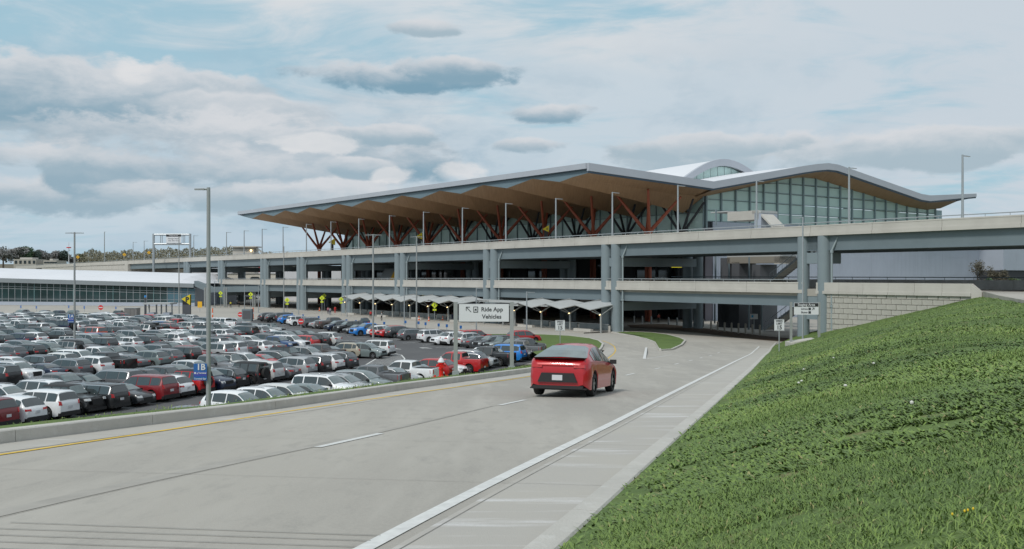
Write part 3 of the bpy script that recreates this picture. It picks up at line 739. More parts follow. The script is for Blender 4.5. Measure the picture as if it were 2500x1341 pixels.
m.hexa([V(sE,0,5.9),V(sE,.4,5.9),V(sW0,.4,5.9),V(sW0,0,5.9),V(sE,0,6.75),V(sE,.4,6.75),V(sW0,.4,zlo(0)-.02),V(sW0,0,zlo(0)-.02)]); m.build('end_ramp', M_conc, t)
# far barrier of the ramp, with rail
t = thing('ramp_barrier', 'dark weathered concrete barrier with rail on the far side of the ramp', 'barrier')
for i in range(8):
    a = -100+i*11.; m = MB(); vbox(m, a+.02, a+10.98, 14, 14.4, 6.5, 7.95); m.build('barrier_panel', mat('weathered_concrete', (.50,.49,.47), .9, var=.2, scale=.8), t)
m = MB(); rail(m, -100, -12, 14.2, lambda s: 7.95); m.build('railing', M_steel, t)
# left abutment: solid wall under the departing ramp
blockwall('retaining_wall', 'long concrete wall carrying the viaduct ramp away to the left', S_AB, S_AB+150, .2, lambda s: 4.5, lambda s: zup(s)-1.0, 4.5, 1.5, M_conc)
t = thing('abutment', 'pale concrete abutment where the viaduct ramp lands', 'abutment')
m = MB(); vbox(m, S_AB-1.5, S_AB+2.5, -.4, 18, 0, zup(S_AB)-1.3); m.build('wall', M_conc, t)
t = thing('ramp_parapet', 'long pale parapet of the ramp running off to the far left', 'parapet')
for i in range(24):
    a = S_AB+i*9.; b = a+8.96; m = MB(); vbox2(m, a+.02, b, 0, .4, zup(a)-1.27, zup(a), zup(b)-1.27, zup(b)); m.build('parapet_panel', M_conc, t)
m = MB(); rail(m, S_AB, S_AB+215, .2, zup); m.build('railing', M_galv, t)
# ------------------------------------------------------------ terminal
term = thing('terminal_building', 'long airport terminal with folded timber canopy, rust-red branching columns and a gabled glass end', 'building')
prof = [(7,26.8),(36.7,25.35),(62,29.75),(66.5,30.45),(70,30.85),(73,30.8),(77,30.2),(103,26.2),(106.4,26.05),(125.4,27.35)]
pz = lambda D: interp(prof, D)
LEN = 157.0
m = MB()
for (a, b) in zip(prof, prof[1:]):
    m.quad(V(0,a[0],a[1]), V(0,b[0],b[1]), V(LEN,b[0],b[1]), V(LEN,a[0],a[1]))
m.build('roof', M_rooftop, term)
for (a, b) in zip(prof, prof[1:]):      # gable fascia
    m = MB(); ta = 1.15 if a[0] < 120 else .75; tb = 1.15 if b[0] < 120 else .6
    m.hexa([V(-.25,a[0],a[1]-ta),V(-.25,b[0],b[1]-tb),V(.25,b[0],b[1]-tb),V(.25,a[0],a[1]-ta),V(-.25,a[0],a[1]+.15),V(-.25,b[0],b[1]+.15),V(.25,b[0],b[1]+.15),V(.25,a[0],a[1]+.15)])
    m.build('fascia', M_fascia, term)
    m = MB(); m.hexa([V(-.1,a[0],a[1]-ta-.32),V(-.1,b[0],b[1]-tb-.32),V(.2,b[0],b[1]-tb-.32),V(.2,a[0],a[1]-ta-.32),V(-.1,a[0],a[1]-ta),V(-.1,b[0],b[1]-tb),V(.2,b[0],b[1]-tb),V(.2,a[0],a[1]-ta)])
    m.build('fascia_trim', M_dstrip, term)
m = MB(); vbox(m, .25, LEN, 6.75, 7.2, 26.02, 26.95); m.build('fascia', M_fascia, term)
m = MB(); vbox(m, .2, LEN, 6.9, 7.2, 25.90, 26.02); m.build('fascia_trim', M_dstrip, term)
m = MB()
m.hexa([V(LEN,7,25.95),V(LEN,40,24.5),V(LEN+.3,40,24.5),V(LEN+.3,7,25.95),V(LEN,7,26.9),V(LEN,40,25.6),V(LEN+.3,40,25.6),V(LEN+.3,7,26.9)]); m.build('fascia', M_fascia, term)
# folded soffit: peaks every 15.5 m, valleys between, deepening towards the building
PT = 15.5
def pk(D): return interp([(7.3,25.55),(37,23.75),(42,23.6)], D)
def vy(D): return interp([(7.3,24.42),(36,20.45),(42,19.9)], D)
ss_ = [k*PT/2 for k in range(0, 21)]; ss_[-1] = 154.0
def gfas(D): return pz(D)-1.45 if D < 118 else interp([(118,pz(118)-1.4),(125.4,26.6)], D)
def s0l(D): return gfas(D)+.03
def s4l(D): return interp([(7.3,24.95),(30,23.3),(39,23.15)], D)
for k in range(len(ss_)-1):
    a, b = ss_[k], ss_[k+1]; fa, fb = (pk, vy) if k % 2 == 0 else (vy, pk)
    m = MB(); Ds = [7.3, 14, 22, 30, 37, 42]
    if k == 0:
        for d0, d1 in zip([7.3,14,22,30], [14,22,30,39]): m.quad(V(0,d0,s0l(d0)), V(0,d1,s0l(d1)), V(4.35,d1,s4l(d1)), V(4.35,d0,s4l(d0)))
        m.build('soffit_panel', M_wood, term); m = MB()
        for d0, d1 in zip([7.3,14,22,30], [14,22,30,39]): m.quad(V(4.35,d0,s4l(d0)), V(4.35,d1,s4l(d1)), V(7.75,d1-(2 if d1 == 39 else 0),vy(d1)), V(7.75,d0,vy(d0)))
        m.build('soffit_panel', M_wood, term); m = MB(); m.poly([V(0,7.31,s0l(7.3)), V(4.35,7.31,s4l(7.3)), V(7.75,7.31,vy(7.3)), V(7.75,7.31,25.95), V(0,7.31,25.95)]); m.build('infill_panel', M_infill, term)
        continue
    for d0, d1 in zip(Ds, Ds[1:]):
        m.quad(V(a,d0,fa(d0)), V(a,d1,fa(d1)), V(b,d1,fb(d1)), V(b,d0,fb(d0)))
    m.build('soffit_panel', M_wood, term)
    m = MB(); m.poly([V(a,7.31,fa(7.3)), V(b,7.31,fb(7.3)), V(b,7.31,25.95), V(a,7.31,25.95)]); m.build('infill_panel', M_infill, term)
m = MB(); m.poly([V(154,7.31,pk(7.3)-.0), V(LEN,7.2,25.9), V(LEN,40,24.0), V(154,42,23.0)]); m.poly([V(147.25,7.31,vy(7.3)),V(LEN,7.31,25.9),V(LEN,40,24.),V(147.25,42,vy(42))]); m.build('infill_panel', M_infill, term)
# gable soffit strip
gD = [39,46,54,62,66.5,70,73,77,90,103,106.4,112,118,125.2]
def gglass(D): return interp([(30,22.6),(39,23.15),(64,28.0),(69,28.45),(72,28.3),(104,23.9),(112,23.4),(118,24.0),(125.4,26.5)], D)
for a, b in zip([7.3,16,24,30,36.7]+gD[0:], [16,24,30,36.7]+gD[0:]):
    if a < 36: continue
    m = MB(); m.quad(V(.2,a,gfas(a)), V(.2,b,gfas(b)), V(4.4,b,gglass(b)), V(4.4,a,gglass(a))); m.quad(V(4.4,a,gglass(a)), V(4.4,b,gglass(b)), V(14,b,gglass(b)-.3), V(14,a,gglass(a)-.3)); m.build('soffit_panel', M_wood, term)
# gable glass wall
gb = lambda D: 18.6-max(0, D-39)*.004
cols = [39.4+i*4.05 for i in range(19)]+[115.5]
rowh = 2.05
for a, b in zip(cols, cols[1:]):
    z = gb(a)
    while True:
        ta, tb = gglass(a+.1), gglass(b-.1)
        if z >= min(ta, tb)-.15: 
            if max(ta, tb)-z > .35:
                hi = (a, ta) if ta > tb else (b, tb); lo_ = (b, tb) if ta > tb else (a, ta)
                k = (hi[1]-z)/(hi[1]-lo_[1]) if hi[1] != lo_[1] else 1
                xx = hi[0]+(lo_[0]-hi[0])*min(1, k)
                m = MB(); m.poly([V(4.3,hi[0],z), V(4.3,xx,z), V(4.3,hi[0],hi[1])]); m.build('glass_pane', M_gteal, term)
            break
        z1 = z+rowh; m = MB(); e = .05
        m.poly([V(4.3,a+e,z+e), V(4.3,b-e,z+e), V(4.3,b-e,min(z1-e,tb)), V(4.3,a+e,min(z1-e,ta))]); m.build('glass_pane', M_gteal, term)
        z = z1
        if z > 30: break
M_mull = mat('mullion', (.20,.27,.29), .5)
for a in cols:
    m = MB(); vbox(m, 3.95, 4.28, a-.16, a+.16, 17, gglass(a)); m.build('mullion', M_mull, term)
for k in range(0, 6):
    z = 18.6+rowh*k
    run = [c for c in range(len(cols)) if gglass(cols[c]) > z]
    if run:
        m = MB(); vbox(m, 4.1, 4.29, cols[run[0]], cols[run[-1]], z-.06, z+.06); m.build('transom', M_mull, term)
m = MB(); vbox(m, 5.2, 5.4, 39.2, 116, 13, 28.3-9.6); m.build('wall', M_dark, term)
m = MB(); vbox(m, 4.31, 4.4, 115.5, 118.5, 17, 23.5); m.build('glass_pane', mat('clear_glass_end', (.30,.45,.50), .1), term)
# siding below the glass
for a, b in [(41+i*5.5, 41+(i+1)*5.5) for i in range(17)]:
    for (z0, z1) in ((0, 6.3), (6.32, 12.5), (12.52, 18.5)):
        m = MB(); vbox(m, 3.9, 4.25, a+.02, b-.02, z0, z1)
        m.build('siding_panel', M_side, term)
m = MB(); vbox(m, 4.0, 4.3, 39, 41, 0, 17.4); m.build('wall', mat('mauve_grey_panel', (.125,.115,.135), .6), term)
m = MB()
for i in range(180):
    D = 41.3+i*.52
    if D < 133: vbox(m, 3.86, 3.9, D, D+.06, .1, 18.4)
o = m.build('siding_ribs', M_side, term); o['kind'] = 'stuff'
# front glass
fs0 = [4.3+i*4.2 for i in range(36)]
for i, a in enumerate(fs0[:-1]):
    for (z0, z1) in ((13.0, 16.6), (16.65, 20.2), (20.25, 23.8)):
        m = MB(); m.poly([V(a+.05,39,z0), V(a+4.15,39,z0), V(a+4.15,39,z1), V(a+.05,39,z1)]); m.build('glass_pane', M_gfront if z0 < 20 else M_gteal, term)
for a in fs0:
    m = MB(); vbox(m, a-.08, a+.08, 38.75, 38.98, 12.8, 23.9); m.build('mullion', M_mull, term)
m = MB(); vbox(m, 4.3, 151.3, 38.8, 38.97, 16.57, 16.68); vbox(m, 4.3, 151.3, 38.8, 38.97, 20.17, 20.28); m.build('transom', M_mull, term)
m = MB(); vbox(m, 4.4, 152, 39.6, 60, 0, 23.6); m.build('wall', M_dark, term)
# lower-level glass and wall bays behind the decks
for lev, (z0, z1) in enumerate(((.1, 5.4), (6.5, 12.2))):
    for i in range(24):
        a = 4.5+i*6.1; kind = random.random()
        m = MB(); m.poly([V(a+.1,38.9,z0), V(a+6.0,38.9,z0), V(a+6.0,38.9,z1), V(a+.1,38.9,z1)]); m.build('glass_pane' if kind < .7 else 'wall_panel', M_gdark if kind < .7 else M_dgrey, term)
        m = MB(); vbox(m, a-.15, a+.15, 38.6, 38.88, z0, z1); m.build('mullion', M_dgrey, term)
# raised curved monitor on the roof
m = MB(); arc = []
def arch(D): 
    x = (D-61.5)/16.5; return 27.0+6.0*math.cos(max(-1, min(1, x))*math.pi/2)**1.25+.8*(D-61.5)/16
AD = [45+i*1.5 for i in range(23)]
for a, b in zip(AD, AD[1:]): m.quad(V(20,a,arch(a)), V(20,b,arch(b)), V(72,b,arch(b)-1.2), V(72,a,arch(a)-1.2))
m.build('monitor_roof', M_rooftop, term, smooth=60)
m = MB()
for a, b in zip(AD, AD[1:]): 
    m.hexa([V(19.6,a,arch(a)-1.35),V(19.6,b,arch(b)-1.35),V(20.3,b,arch(b)-1.35),V(20.3,a,arch(a)-1.35),V(19.6,a,arch(a)+.1),V(19.6,b,arch(b)+.1),V(20.3,b,arch(b)+.1),V(20.3,a,arch(a)+.1)])
m.build('monitor_fascia', M_fascia, term, smooth=30)
for i in range(11):
    a = 50+i*2.1; b = a+2.0
    m = MB(); m.poly([V(20.6,a,24), V(20.6,b,24), V(20.6,b,arch(b)-1.4), V(20.6,a,arch(a)-1.4)]); m.build('glass_pane', M_gfront, term)
# second canopy wing beyond
m = MB(); m.hexa([V(30,118,24.2),V(30,139,21.9),V(31,139,21.9),V(31,118,24.2),V(30,118,25.4),V(30,139,23.0),V(31,139,23.0),V(31,118,25.4)]); m.build('fascia', M_fascia, term)
m = MB(); m.quad(V(30.1,118,24.2),V(30.1,139,21.9),V(34,139,21.0),V(34,118,22.4)); m.build('soffit_panel', M_wood, term)
# branching columns
TREES = [7.75+15.5*k for k in range(10)]
TD = 28
def soff(s, D):
    k = s/(PT/2); i = int(math.floor(k)); f = k-i; a, b = (pk, vy) if i % 2 == 0 else (vy, pk)
    return a(D)*(1-f)+b(D)*f
for i, s in enumerate(TREES):
    c = link(bpy.data.objects.new('branching_column', None), term, loc=V(s, TD, 0)); o = V(s, TD, 0)
    for ds in (-.40, .40):
        m = MB(); p = V(s+ds, TD, 0)-o; m.tube(p, p+Vector((0,0,16.2)), .34, .36, n=12); m.build('trunk', M_rust, c, smooth=40)
    for (ds, dD) in ((4.4,-4.2),(-4.4,-4.2),(4.4,4.4),(-4.2,4.2)):
        p0 = V(s+(.40 if ds > 0 else -.40), TD, 15.9)-o; p1 = V(s+ds*.13, TD+dD*.08, 16.8)-o; p15 = V(s+ds*.26, TD+dD*.22, 17.7)-o
        p2 = V(s+ds, TD+dD, soff(max(0, s+ds), TD+dD)+.15)-o
        m = MB(); m.tube(p0, p1, .36, .36, n=10); m.tube(p1, p15, .36, .34, n=10); m.tube(p15, p2, .34, .22, n=10); m.build('branch', M_rust, c, smooth=50)
    m = MB(); q = V(s, 36.6, 16.0)-o; m.tube(V(s, 36.6, 12.9)-o, q, .4, n=8)
    for (ds, dD) in ((4.4,-1.5),(-4.4,-1.5),(4.,1.8),(-4.,1.8)):
        p2 = V(s+ds, 36.6+dD, soff(max(0, s+ds), 36.6+dD))-o; m.tube(q, p2, .28, .2, n=7)
    m.build('inner_column', M_dark, c)
# low kiosks and dark vestibules on the departures level
for (x, w, h_) in ((1400,8,1.9),(1120,10,1.9),(900,9,1.8)):
    s = s_px(x, 30); m = MB(); vbox(m, s-w, s+w, 30, 34, zup(s)-1.05, zup(s)+h_); m.build('vestibule', M_dgrey, term)
# ------------------------------------------------------------ buildings at the far right
wh = thing('service_building', 'long silver metal-clad service block beyond the ramp at the right edge', 'building')
for i in range(14):
    a = 134+i*6; m = MB(); vbox(m, -2, 12, a+.02, a+5.98, 9.6, 18.0); m.build('siding_panel', M_side, wh)
m = MB(); vbox(m, -1.5, 12, 134, 218, 0, 9.58); m.build('wall', M_dark, wh)
# ------------------------------------------------------------ cars
CS = .94
PAINT = dict(white=(.80,.81,.82), pearl=(.62,.63,.62), black=(.009,.0095,.011), charcoal=(.035,.038,.043), grey=(.12,.125,.135), silver=(.36,.375,.385),
             red=(.46,.010,.012), maroon=(.20,.009,.014), navy=(.012,.025,.06), blue=(.02,.07,.19), brightblue=(.015,.20,.60), beige=(.42,.38,.30), orange=(.55,.07,.02), sage=(.17,.21,.21), brown=(.085,.07,.065), green=(.03,.05,.045))
# each kind: length, half width, wheel radius, wheel x (rear, front), top line, belt line, glass bounds
K = {}
K['crossover'] = dict(L=4.55, w=.92, wr=.345, wx=(.88,3.62), top=[(0,.86),(.05,1.02),(.16,1.14),(.34,1.34),(.60,1.60),(.95,1.655),(1.6,1.69),(2.3,1.68),(2.7,1.64),(3.0,1.50),(3.5,1.15),(3.62,1.09),(4.1,1.01),(4.4,.90),(4.52,.76),(4.55,.62)],
    belt=[(0,.84),(.3,1.10),(1.2,1.03),(3.4,.97),(4.3,.84),(4.55,.6)], side=[(.50,.98),(1.06,2.02),(2.10,3.28)], ws=(2.80,3.46), rw=(.17,.58), clad=1)
K['suv'] = dict(L=4.95, w=.97, wr=.39, wx=(.98,3.95), top=[(0,.95),(.03,1.12),(.08,1.20),(.20,1.52),(.30,1.73),(.60,1.785),(1.6,1.80),(2.5,1.79),(2.95,1.75),(3.2,1.60),(3.65,1.24),(3.78,1.19),(4.5,1.12),(4.8,1.02),(4.92,.85),(4.95,.65)],
    belt=[(0,.94),(.1,1.16),(1.2,1.12),(3.5,1.07),(4.7,.95),(4.95,.6)], side=[(.30,1.10),(1.20,2.25),(2.33,3.45)], ws=(3.03,3.62), rw=(.09,.27), clad=0)
K['sedan'] = dict(L=4.75, w=.91, wr=.33, wx=(.95,3.75), top=[(0,.80),(.05,.94),(.12,1.0),(.45,1.05),(.8,1.10),(1.15,1.28),(1.5,1.40),(2.0,1.445),(2.5,1.44),(2.8,1.38),(3.3,1.12),(3.55,1.0),(4.2,.90),(4.55,.80),(4.7,.66),(4.75,.54)],
    belt=[(0,.78),(.5,.98),(1.4,.95),(3.3,.90),(4.4,.76),(4.75,.5)], side=[(1.15,2.02),(2.10,3.15)], ws=(2.74,3.40), rw=(.84,1.44), clad=0)
K['pickup'] = dict(L=5.7, w=.99, wr=.41, wx=(1.15,4.75), top=[(0,1.28),(.02,1.33),(.05,1.33),(1.85,1.33),(1.90,1.42),(2.02,1.80),(2.2,1.88),(3.2,1.90),(3.6,1.86),(3.85,1.70),(4.25,1.34),(4.4,1.27),(5.2,1.21),(5.55,1.12),(5.66,.95),(5.7,.75)],
    belt=[(0,1.27),(1.8,1.30),(1.95,1.17),(4.2,1.14),(5.5,1.05),(5.7,.7)], side=[(2.10,2.90),(3.0,4.10)], ws=(3.68,4.22), rw=(1.91,2.01), clad=0)
K['offroader'] = dict(L=4.3, w=.90, wr=.42, wx=(.72,3.55), top=[(0,1.05),(.02,1.16),(.05,1.26),(.08,1.72),(.15,1.80),(1.2,1.84),(2.3,1.84),(2.45,1.78),(2.62,1.45),(2.75,1.26),(2.85,1.22),(3.8,1.15),(4.05,1.12),(4.1,.95),(4.12,.7)],
    belt=[(0,1.04),(.07,1.15),(2.6,1.12),(3.9,1.05),(4.12,.6)], side=[(.20,.98),(1.10,1.78),(1.86,2.52)], ws=(2.44,2.74), rw=(.055,.078), clad=1)
K['wagon'] = dict(L=4.8, w=.93, wr=.345, wx=(.95,3.80), top=[(0,.84),(.05,1.0),(.14,1.12),(.30,1.38),(.48,1.60),(.9,1.665),(1.8,1.69),(2.5,1.67),(2.85,1.60),(3.2,1.40),(3.7,1.10),(3.8,1.06),(4.3,.98),(4.62,.86),(4.76,.72),(4.8,.58)],
    belt=[(0,.82),(.25,1.08),(1.2,1.02),(3.6,.95),(4.5,.82),(4.8,.55)], side=[(.42,1.05),(1.13,2.10),(2.18,3.42)], ws=(2.93,3.62), rw=(.15,.46), clad=1)
K['fastback'] = dict(L=4.75, w=.96, wr=.36, wx=(.93,3.82), top=[(0,.78),(.01,.90),(.03,1.00),(.10,1.12),(.2,1.16),(.5,1.27),(.9,1.42),(1.4,1.55),(1.9,1.615),(2.4,1.62),(2.75,1.57),(3.2,1.38),(3.75,1.06),(3.9,1.0),(4.35,.89),(4.6,.76),(4.72,.64),(4.75,.54)],
    belt=[(0,.76),(.1,1.0),(.3,1.10),(1.0,1.09),(2.5,1.02),(3.6,.95),(4.5,.76),(4.75,.5)], side=[(.85,1.30),(1.38,2.25),(2.33,3.50)], ws=(2.84,3.68), rw=(.30,1.38), clad=1)
def car_sec(k, x):
    L, w0, wr = k['L'], k['w'], k['wr']
    zt, zb = interp(k['top'], x), interp(k['belt'], x)
    e = min(x, L-x); tap = 1-.17*max(0, 1-e/.45)**2.2
    if k is K['pickup'] or k is K['offroader']: tap = 1-.06*max(0, 1-e/.3)**2
    w = w0*tap
    zl = .20+.16*max(0, 1-e/.35)**1.5
    for xw in k['wx']:
        d = abs(x-xw); Ra = wr+.07
        if d < Ra: zl = max(zl, wr+math.sqrt(max(0, Ra*Ra-d*d))-.0)
    zb = min(zb, zt-.015); mid = max(.62, zl+.05); mid = min(mid, zb-.06)
    zl = min(zl, mid-.04)
    gh = zt-zb
    tum = (min(.30, gh*.55) if k is K['fastback'] else min(.235, gh*.40)) if gh > .06 else 0
    wb = w-.035; wt = wb-tum
    if gh > .06: p6 = (wt, zt-min(.075, gh*.22)); p7 = (wt-min(.13,gh*.3), zt-.012)
    else: p6 = (wb-.06, zb+gh*.6); p7 = (wb-.20, zt-.01)
    return [(0, zl), (w-.16, zl), (w-.02, zl+.03), (w, mid), (wb+.012, zb-.03), (wb, zb), p6, p7, (0, zt+.012)]
def xs_for(k):
    xs = set(round(t[0], 3) for t in k['top'])
    x = 0
    while x < k['L']: xs.add(round(x, 3)); x += .16
    for xw in k['wx']:
        Ra = k['wr']+.07
        for a in range(-6, 7): xs.add(round(xw+Ra*math.sin(a*math.pi/12), 3))
        xs.add(round(xw-Ra-.004, 3)); xs.add(round(xw+Ra+.004, 3))
    xs = sorted(v for v in xs if 0 <= v <= k['L']); out = [xs[0]]
    for v in xs[1:]:
        if v-out[-1] > .003: out.append(v)
    return out
def car_meshes(kn):
    k = K[kn]; L = k['L']; xs = xs_for(k); off = L/2
    mb = MB(); rings = []
    for x in xs:
        s = car_sec(k, x); ring = [(x-off, y, z) for y, z in s]+[(x-off, -y, z) for y, z in s[1:-1][::-1]]
        rings.append(ring)
    n = len(rings[0]); mb.v = [p for r in rings for p in r]
    for i in range(len(rings)-1):
        x = (xs[i]+xs[i+1])/2
        for j in range(n):
            jj = j if j < 8 else n-1-j
            mi = 0
            if jj in (0,): mi = 1
            elif jj == 1: mi = 1
            elif jj == 2 and k['clad'] and False: mi = 1
            if kn == 'pickup' and jj == 7 and .12 < x < 1.85: mi = 1
            if kn == 'offroader' and jj in (6,7) and .1 < x < 2.4: mi = 2
            mb.f.append((i*n+j, (i+1)*n+j, (i+1)*n+(j+1) % n, i*n+(j+1) % n)); mb.m.append(mi)
    mb.f.append(tuple(range(n))); mb.m.append(0); mb.f.append(tuple(range((len(rings)-1)*n, len(rings)*n))[::-1]); mb.m.append(0)
    body = mb.mesh('body', [M_paint, M_black, M_black]); recalc(body)
    body.polygons.foreach_set('use_smooth', [True]*len(body.polygons)); body.set_sharp_from_angle(angle=R(38))
    def sp(x, j, f, sg, out):
        s = car_sec(k, x); a, b = s[j], s[j+1]
        return (x-off, sg*(a[0]+(b[0]-a[0])*f+out), a[1]+(b[1]-a[1])*f+out*.4)
    parts = {}
    def side(sg):
        m = MB()
        for (x0, x1) in k['side']:
            N = 7; pts = [x0+(x1-x0)*i/N for i in range(N+1)]
            for a, b in zip(pts, pts[1:]):
                m.quad(sp(a,5,.06,sg,.012), sp(b,5,.06,sg,.012), sp(b,5,.93,sg,.012), sp(a,5,.93,sg,.012))
        me = m.mesh('side_window', M_cglass); return me
    parts['side_l'], parts['side_r'] = side(1), side(-1)
    def topglass(x0, x1, name):
        m = MB(); N = 6; pts = [x0+(x1-x0)*i/N for i in range(N+1)]
        def row(x):
            s = car_sec(k, x); a, b, c = s[6], s[7], s[8]; o = .014
            dz = .6 if kn in ('suv','offroader','pickup') and name == 'rear_window' else .3
            q = [(a[0]*.97, a[1]+o), (b[0], b[1]+o), (0, c[1]+o)]
            sx = -.016 if x0 < L/2 else .016
            return [(x-off+sx, y, z) for y, z in q]+[(x-off+sx, -y, z) for y, z in q[:2][::-1]]
        for a, b in zip(pts, pts[1:]):
            ra, rb = row(a), row(b)
            for i in range(4): m.quad(ra[i], rb[i], rb[i+1], ra[i+1])
        me = m.mesh(name, M_wind if name == 'windshield' else M_cglass, smooth=40); return me
    def trim(sg):
        m = MB(); x0, x1 = k['side'][0][0], k['side'][-1][1]; N = 14; pts = [x0+(x1-x0)*i/N for i in range(N+1)]
        for a, b in zip(pts, pts[1:]): m.quad(sp(a,5,.93,sg,.02), sp(b,5,.93,sg,.02), sp(b,5,1.03,sg,.02), sp(a,5,1.03,sg,.02))
        m.quad(sp(x0-.05,5,.0,sg,.02), sp(x0+.02,5,.0,sg,.02), sp(x0+.02,5,1.0,sg,.02), sp(x0-.05,5,1.0,sg,.02))
        return m.mesh('window_trim', M_chrome)
    if kn in ('crossover','suv','wagon','sedan'): parts['trim1'], parts['trim-1'] = trim(1), trim(-1)
    parts['ws'] = topglass(*k['ws'], 'windshield')
    parts['rw'] = topglass(*k['rw'], 'rear_window')
    wr = k['wr']; w = MB()
    w.v = []; pr = [(wr*.62,-.115),(wr*.93,-.115),(wr,-.08),(wr,.08),(wr*.93,.115),(wr*.62,.115)]; N = 20
    vs = [(r*math.cos(2*math.pi*i/N), y, r*math.sin(2*math.pi*i/N)) for (r, y) in pr for i in range(N)]
    fs = [(a*N+i, a*N+(i+1) % N, (a+1)*N+(i+1) % N, (a+1)*N+i) for a in range(5) for i in range(N)]
    w.add(vs, fs, 0)
    w.add([(wr*.62*math.cos(2*math.pi*i/N), .075, wr*.62*math.sin(2*math.pi*i/N)) for i in range(N)], [tuple(range(N))], 2)
    w.add([(wr*.62*math.cos(2*math.pi*i/N), -.075, wr*.62*math.sin(2*math.pi*i/N)) for i in range(N)], [tuple(range(N))[::-1]], 2)
    for q in range(5):
        t = 2*math.pi*q/5+.3
        for sg in (1, -1):
            c, s_ = math.cos(t), math.sin(t); n1 = (-s_*.05, c*.05)
            y0 = .095*sg; r0, r1 = .03, wr*.63
            m0 = [(c*r0+n1[0]*1.2, y0, s_*r0+n1[1]*1.2), (c*r1+n1[0]*.8, y0*.95, s_*r1+n1[1]*.8), (c*r1-n1[0]*.8, y0*.95, s_*r1-n1[1]*.8), (c*r0-n1[0]*1.2, y0, s_*r0-n1[1]*1.2)]
            w.add(m0, [(0,1,2,3) if sg < 0 else (3,2,1,0)], 1)
    parts['wheel'] = w.mesh('wheel', [M_tyre, M_rim, M_black], smooth=40)
    # lights and trim: thin blocks that follow the tail and nose
    def block(pts, th, m_, name, nx):
        b = MB(); k_ = len(pts); vs = [(p[0], p[1], p[2]) for p in pts]+[(p[0]+nx*th, p[1], p[2]) for p in pts]
        b.add(vs, [tuple(range(k_)), tuple(range(k_, 2*k_))[::-1]]+[(i, k_+i, k_+(i+1) % k_, (i+1) % k_) for i in range(k_)])
        me = b.mesh(name, m_); recalc(me); return me
    tz = {'crossover':(.86,1.02),'suv':(.92,1.20),'sedan':(.76,.93),'pickup':(.92,1.27),'offroader':(.88,1.06),'wagon':(.86,1.04),'fastback':(.88,1.00)}[kn]
    hz = {'crossover':(.70,.86),'suv':(.82,1.0),'sedan':(.62,.76),'pickup':(.88,1.10),'offroader':(.92,1.06),'wagon':(.70,.86),'fastback':(.62,.74)}[kn]
    def rear_x(z):  # where the tail surface lies at height z on the centre line
        for x in np.arange(0, .5, .01):
            if interp(k['top'], x) >= z: return x
        return .1
    for sg, nm in ((1,'l'), (-1,'r')):
        xr0, xr1 = rear_x(tz[0]+.0)-.02, rear_x(tz[1])-.015
        ww = car_sec(k, .12)[4][0]; wi = ww-(.36 if kn not in ('suv','pickup','offroader') else .17)
        m = MB(); a = [(-off+xr0, sg*wi, tz[0]), (-off+.22, sg*(ww+.035), tz[0]+.01), (-off+.24, sg*(ww+.02), tz[1]), (-off+xr1, sg*wi, tz[1]-.02)]
        b = [(-off+xr0-.03, sg*wi, tz[0]+.02), (-off+.02, sg*(ww-.03), tz[0]+.02), (-off+.05, sg*(ww-.04), tz[1]-.01), (-off+xr1-.03, sg*wi, tz[1]-.03)]
        m.add(a+b, [(4,5,6,7),(5,1,2,6),(7,6,2,3),(4,0,1,5),(0,4,7,3)]); me = m.mesh('tail_light', M_tail); recalc(me); parts['tail_'+nm] = me
        wf = car_sec(k, L-.14)[4][0]; m = MB(); xf = L-off; wi = wf-.30
        a = [(xf-.10, sg*wi, hz[0]), (xf-.28, sg*(wf+.035), hz[0]), (xf-.32, sg*(wf+.03), hz[1]), (xf-.12, sg*wi, hz[1])]
        b = [(xf+.0, sg*wi, hz[0]), (xf-.06, sg*(wf-.02), hz[0]), (xf-.12, sg*(wf-.03), hz[1]), (xf-.05, sg*wi, hz[1]-.02)]
        m.add(a+b, [(4,5,6,7),(5,1,2,6),(7,6,2,3),(4,0,1,5),(0,4,7,3)]); me = m.mesh('headlight', M_head); recalc(me); parts['head_'+nm] = me
    m = MB(); ww = car_sec(k, .1)[3][0]
    hb = .36 if kn == 'fastback' else .52; m.box(-off-.05, -off+.12, -ww+.08, ww-.08, .26, hb); m.box(-off-.02, -off+.3, -ww-.0, ww+.0, .25, hb-.07)
    parts['rb'] = m.mesh('rear_bumper', M_black)
    m = MB(); xf = L-off; wf = car_sec(k, L-.1)[3][0]; gzz = (.60,.84) if kn in ('crossover','wagon') else (.66,1.02) if kn in ('suv','pickup') else (.62,1.02) if kn == 'offroader' else (.42,.62)
    m.box(xf-.1, xf+.03, -wf*.5, wf*.5, *gzz); m.box(xf-.2, xf+.02, -wf+.06, wf-.06, .24, .42); parts['grille'] = m.mesh('grille', M_black)
    m = MB(); pzz = .60 if kn == 'fastback' else .80 if kn not in ('offroader','pickup') else .58
    ox = .03 if kn == 'fastback' else 0; m.box(-off-.065-ox, -off-.03, -.16, .16, pzz-.08, pzz+.08); parts['plate'] = m.mesh('licence_plate', M_plate)
    xm = k['ws'][1]-.16; 
    for sg in (1, -1):
        m = MB(); yy = car_sec(k, xm)[5][0]; zz = interp(k['belt'], xm)-(.04 if kn == 'fastback' else 0)
        m.box(xm-off-.08, xm-off+.10, *(sorted((sg*(yy-.02), sg*(yy+.17)))), zz+.03, zz+.17)
        parts['mirror%d' % sg] = m.mesh('wing_mirror', M_black)
    if kn in ('crossover','suv','wagon'):
        for sg in (1, -1):
            m = MB(); pts = [(x-off, sg*(car_sec(k, x)[7][0]+.02), car_sec(k, x)[7][1]+.05) for x in np.linspace(.75, k['ws'][0]-.15, 6)]
            for a, b in zip(pts, pts[1:]): m.tube(a, b, .02, n=4)
            parts['rail%d' % sg] = m.mesh('roof_rail', M_chrome)
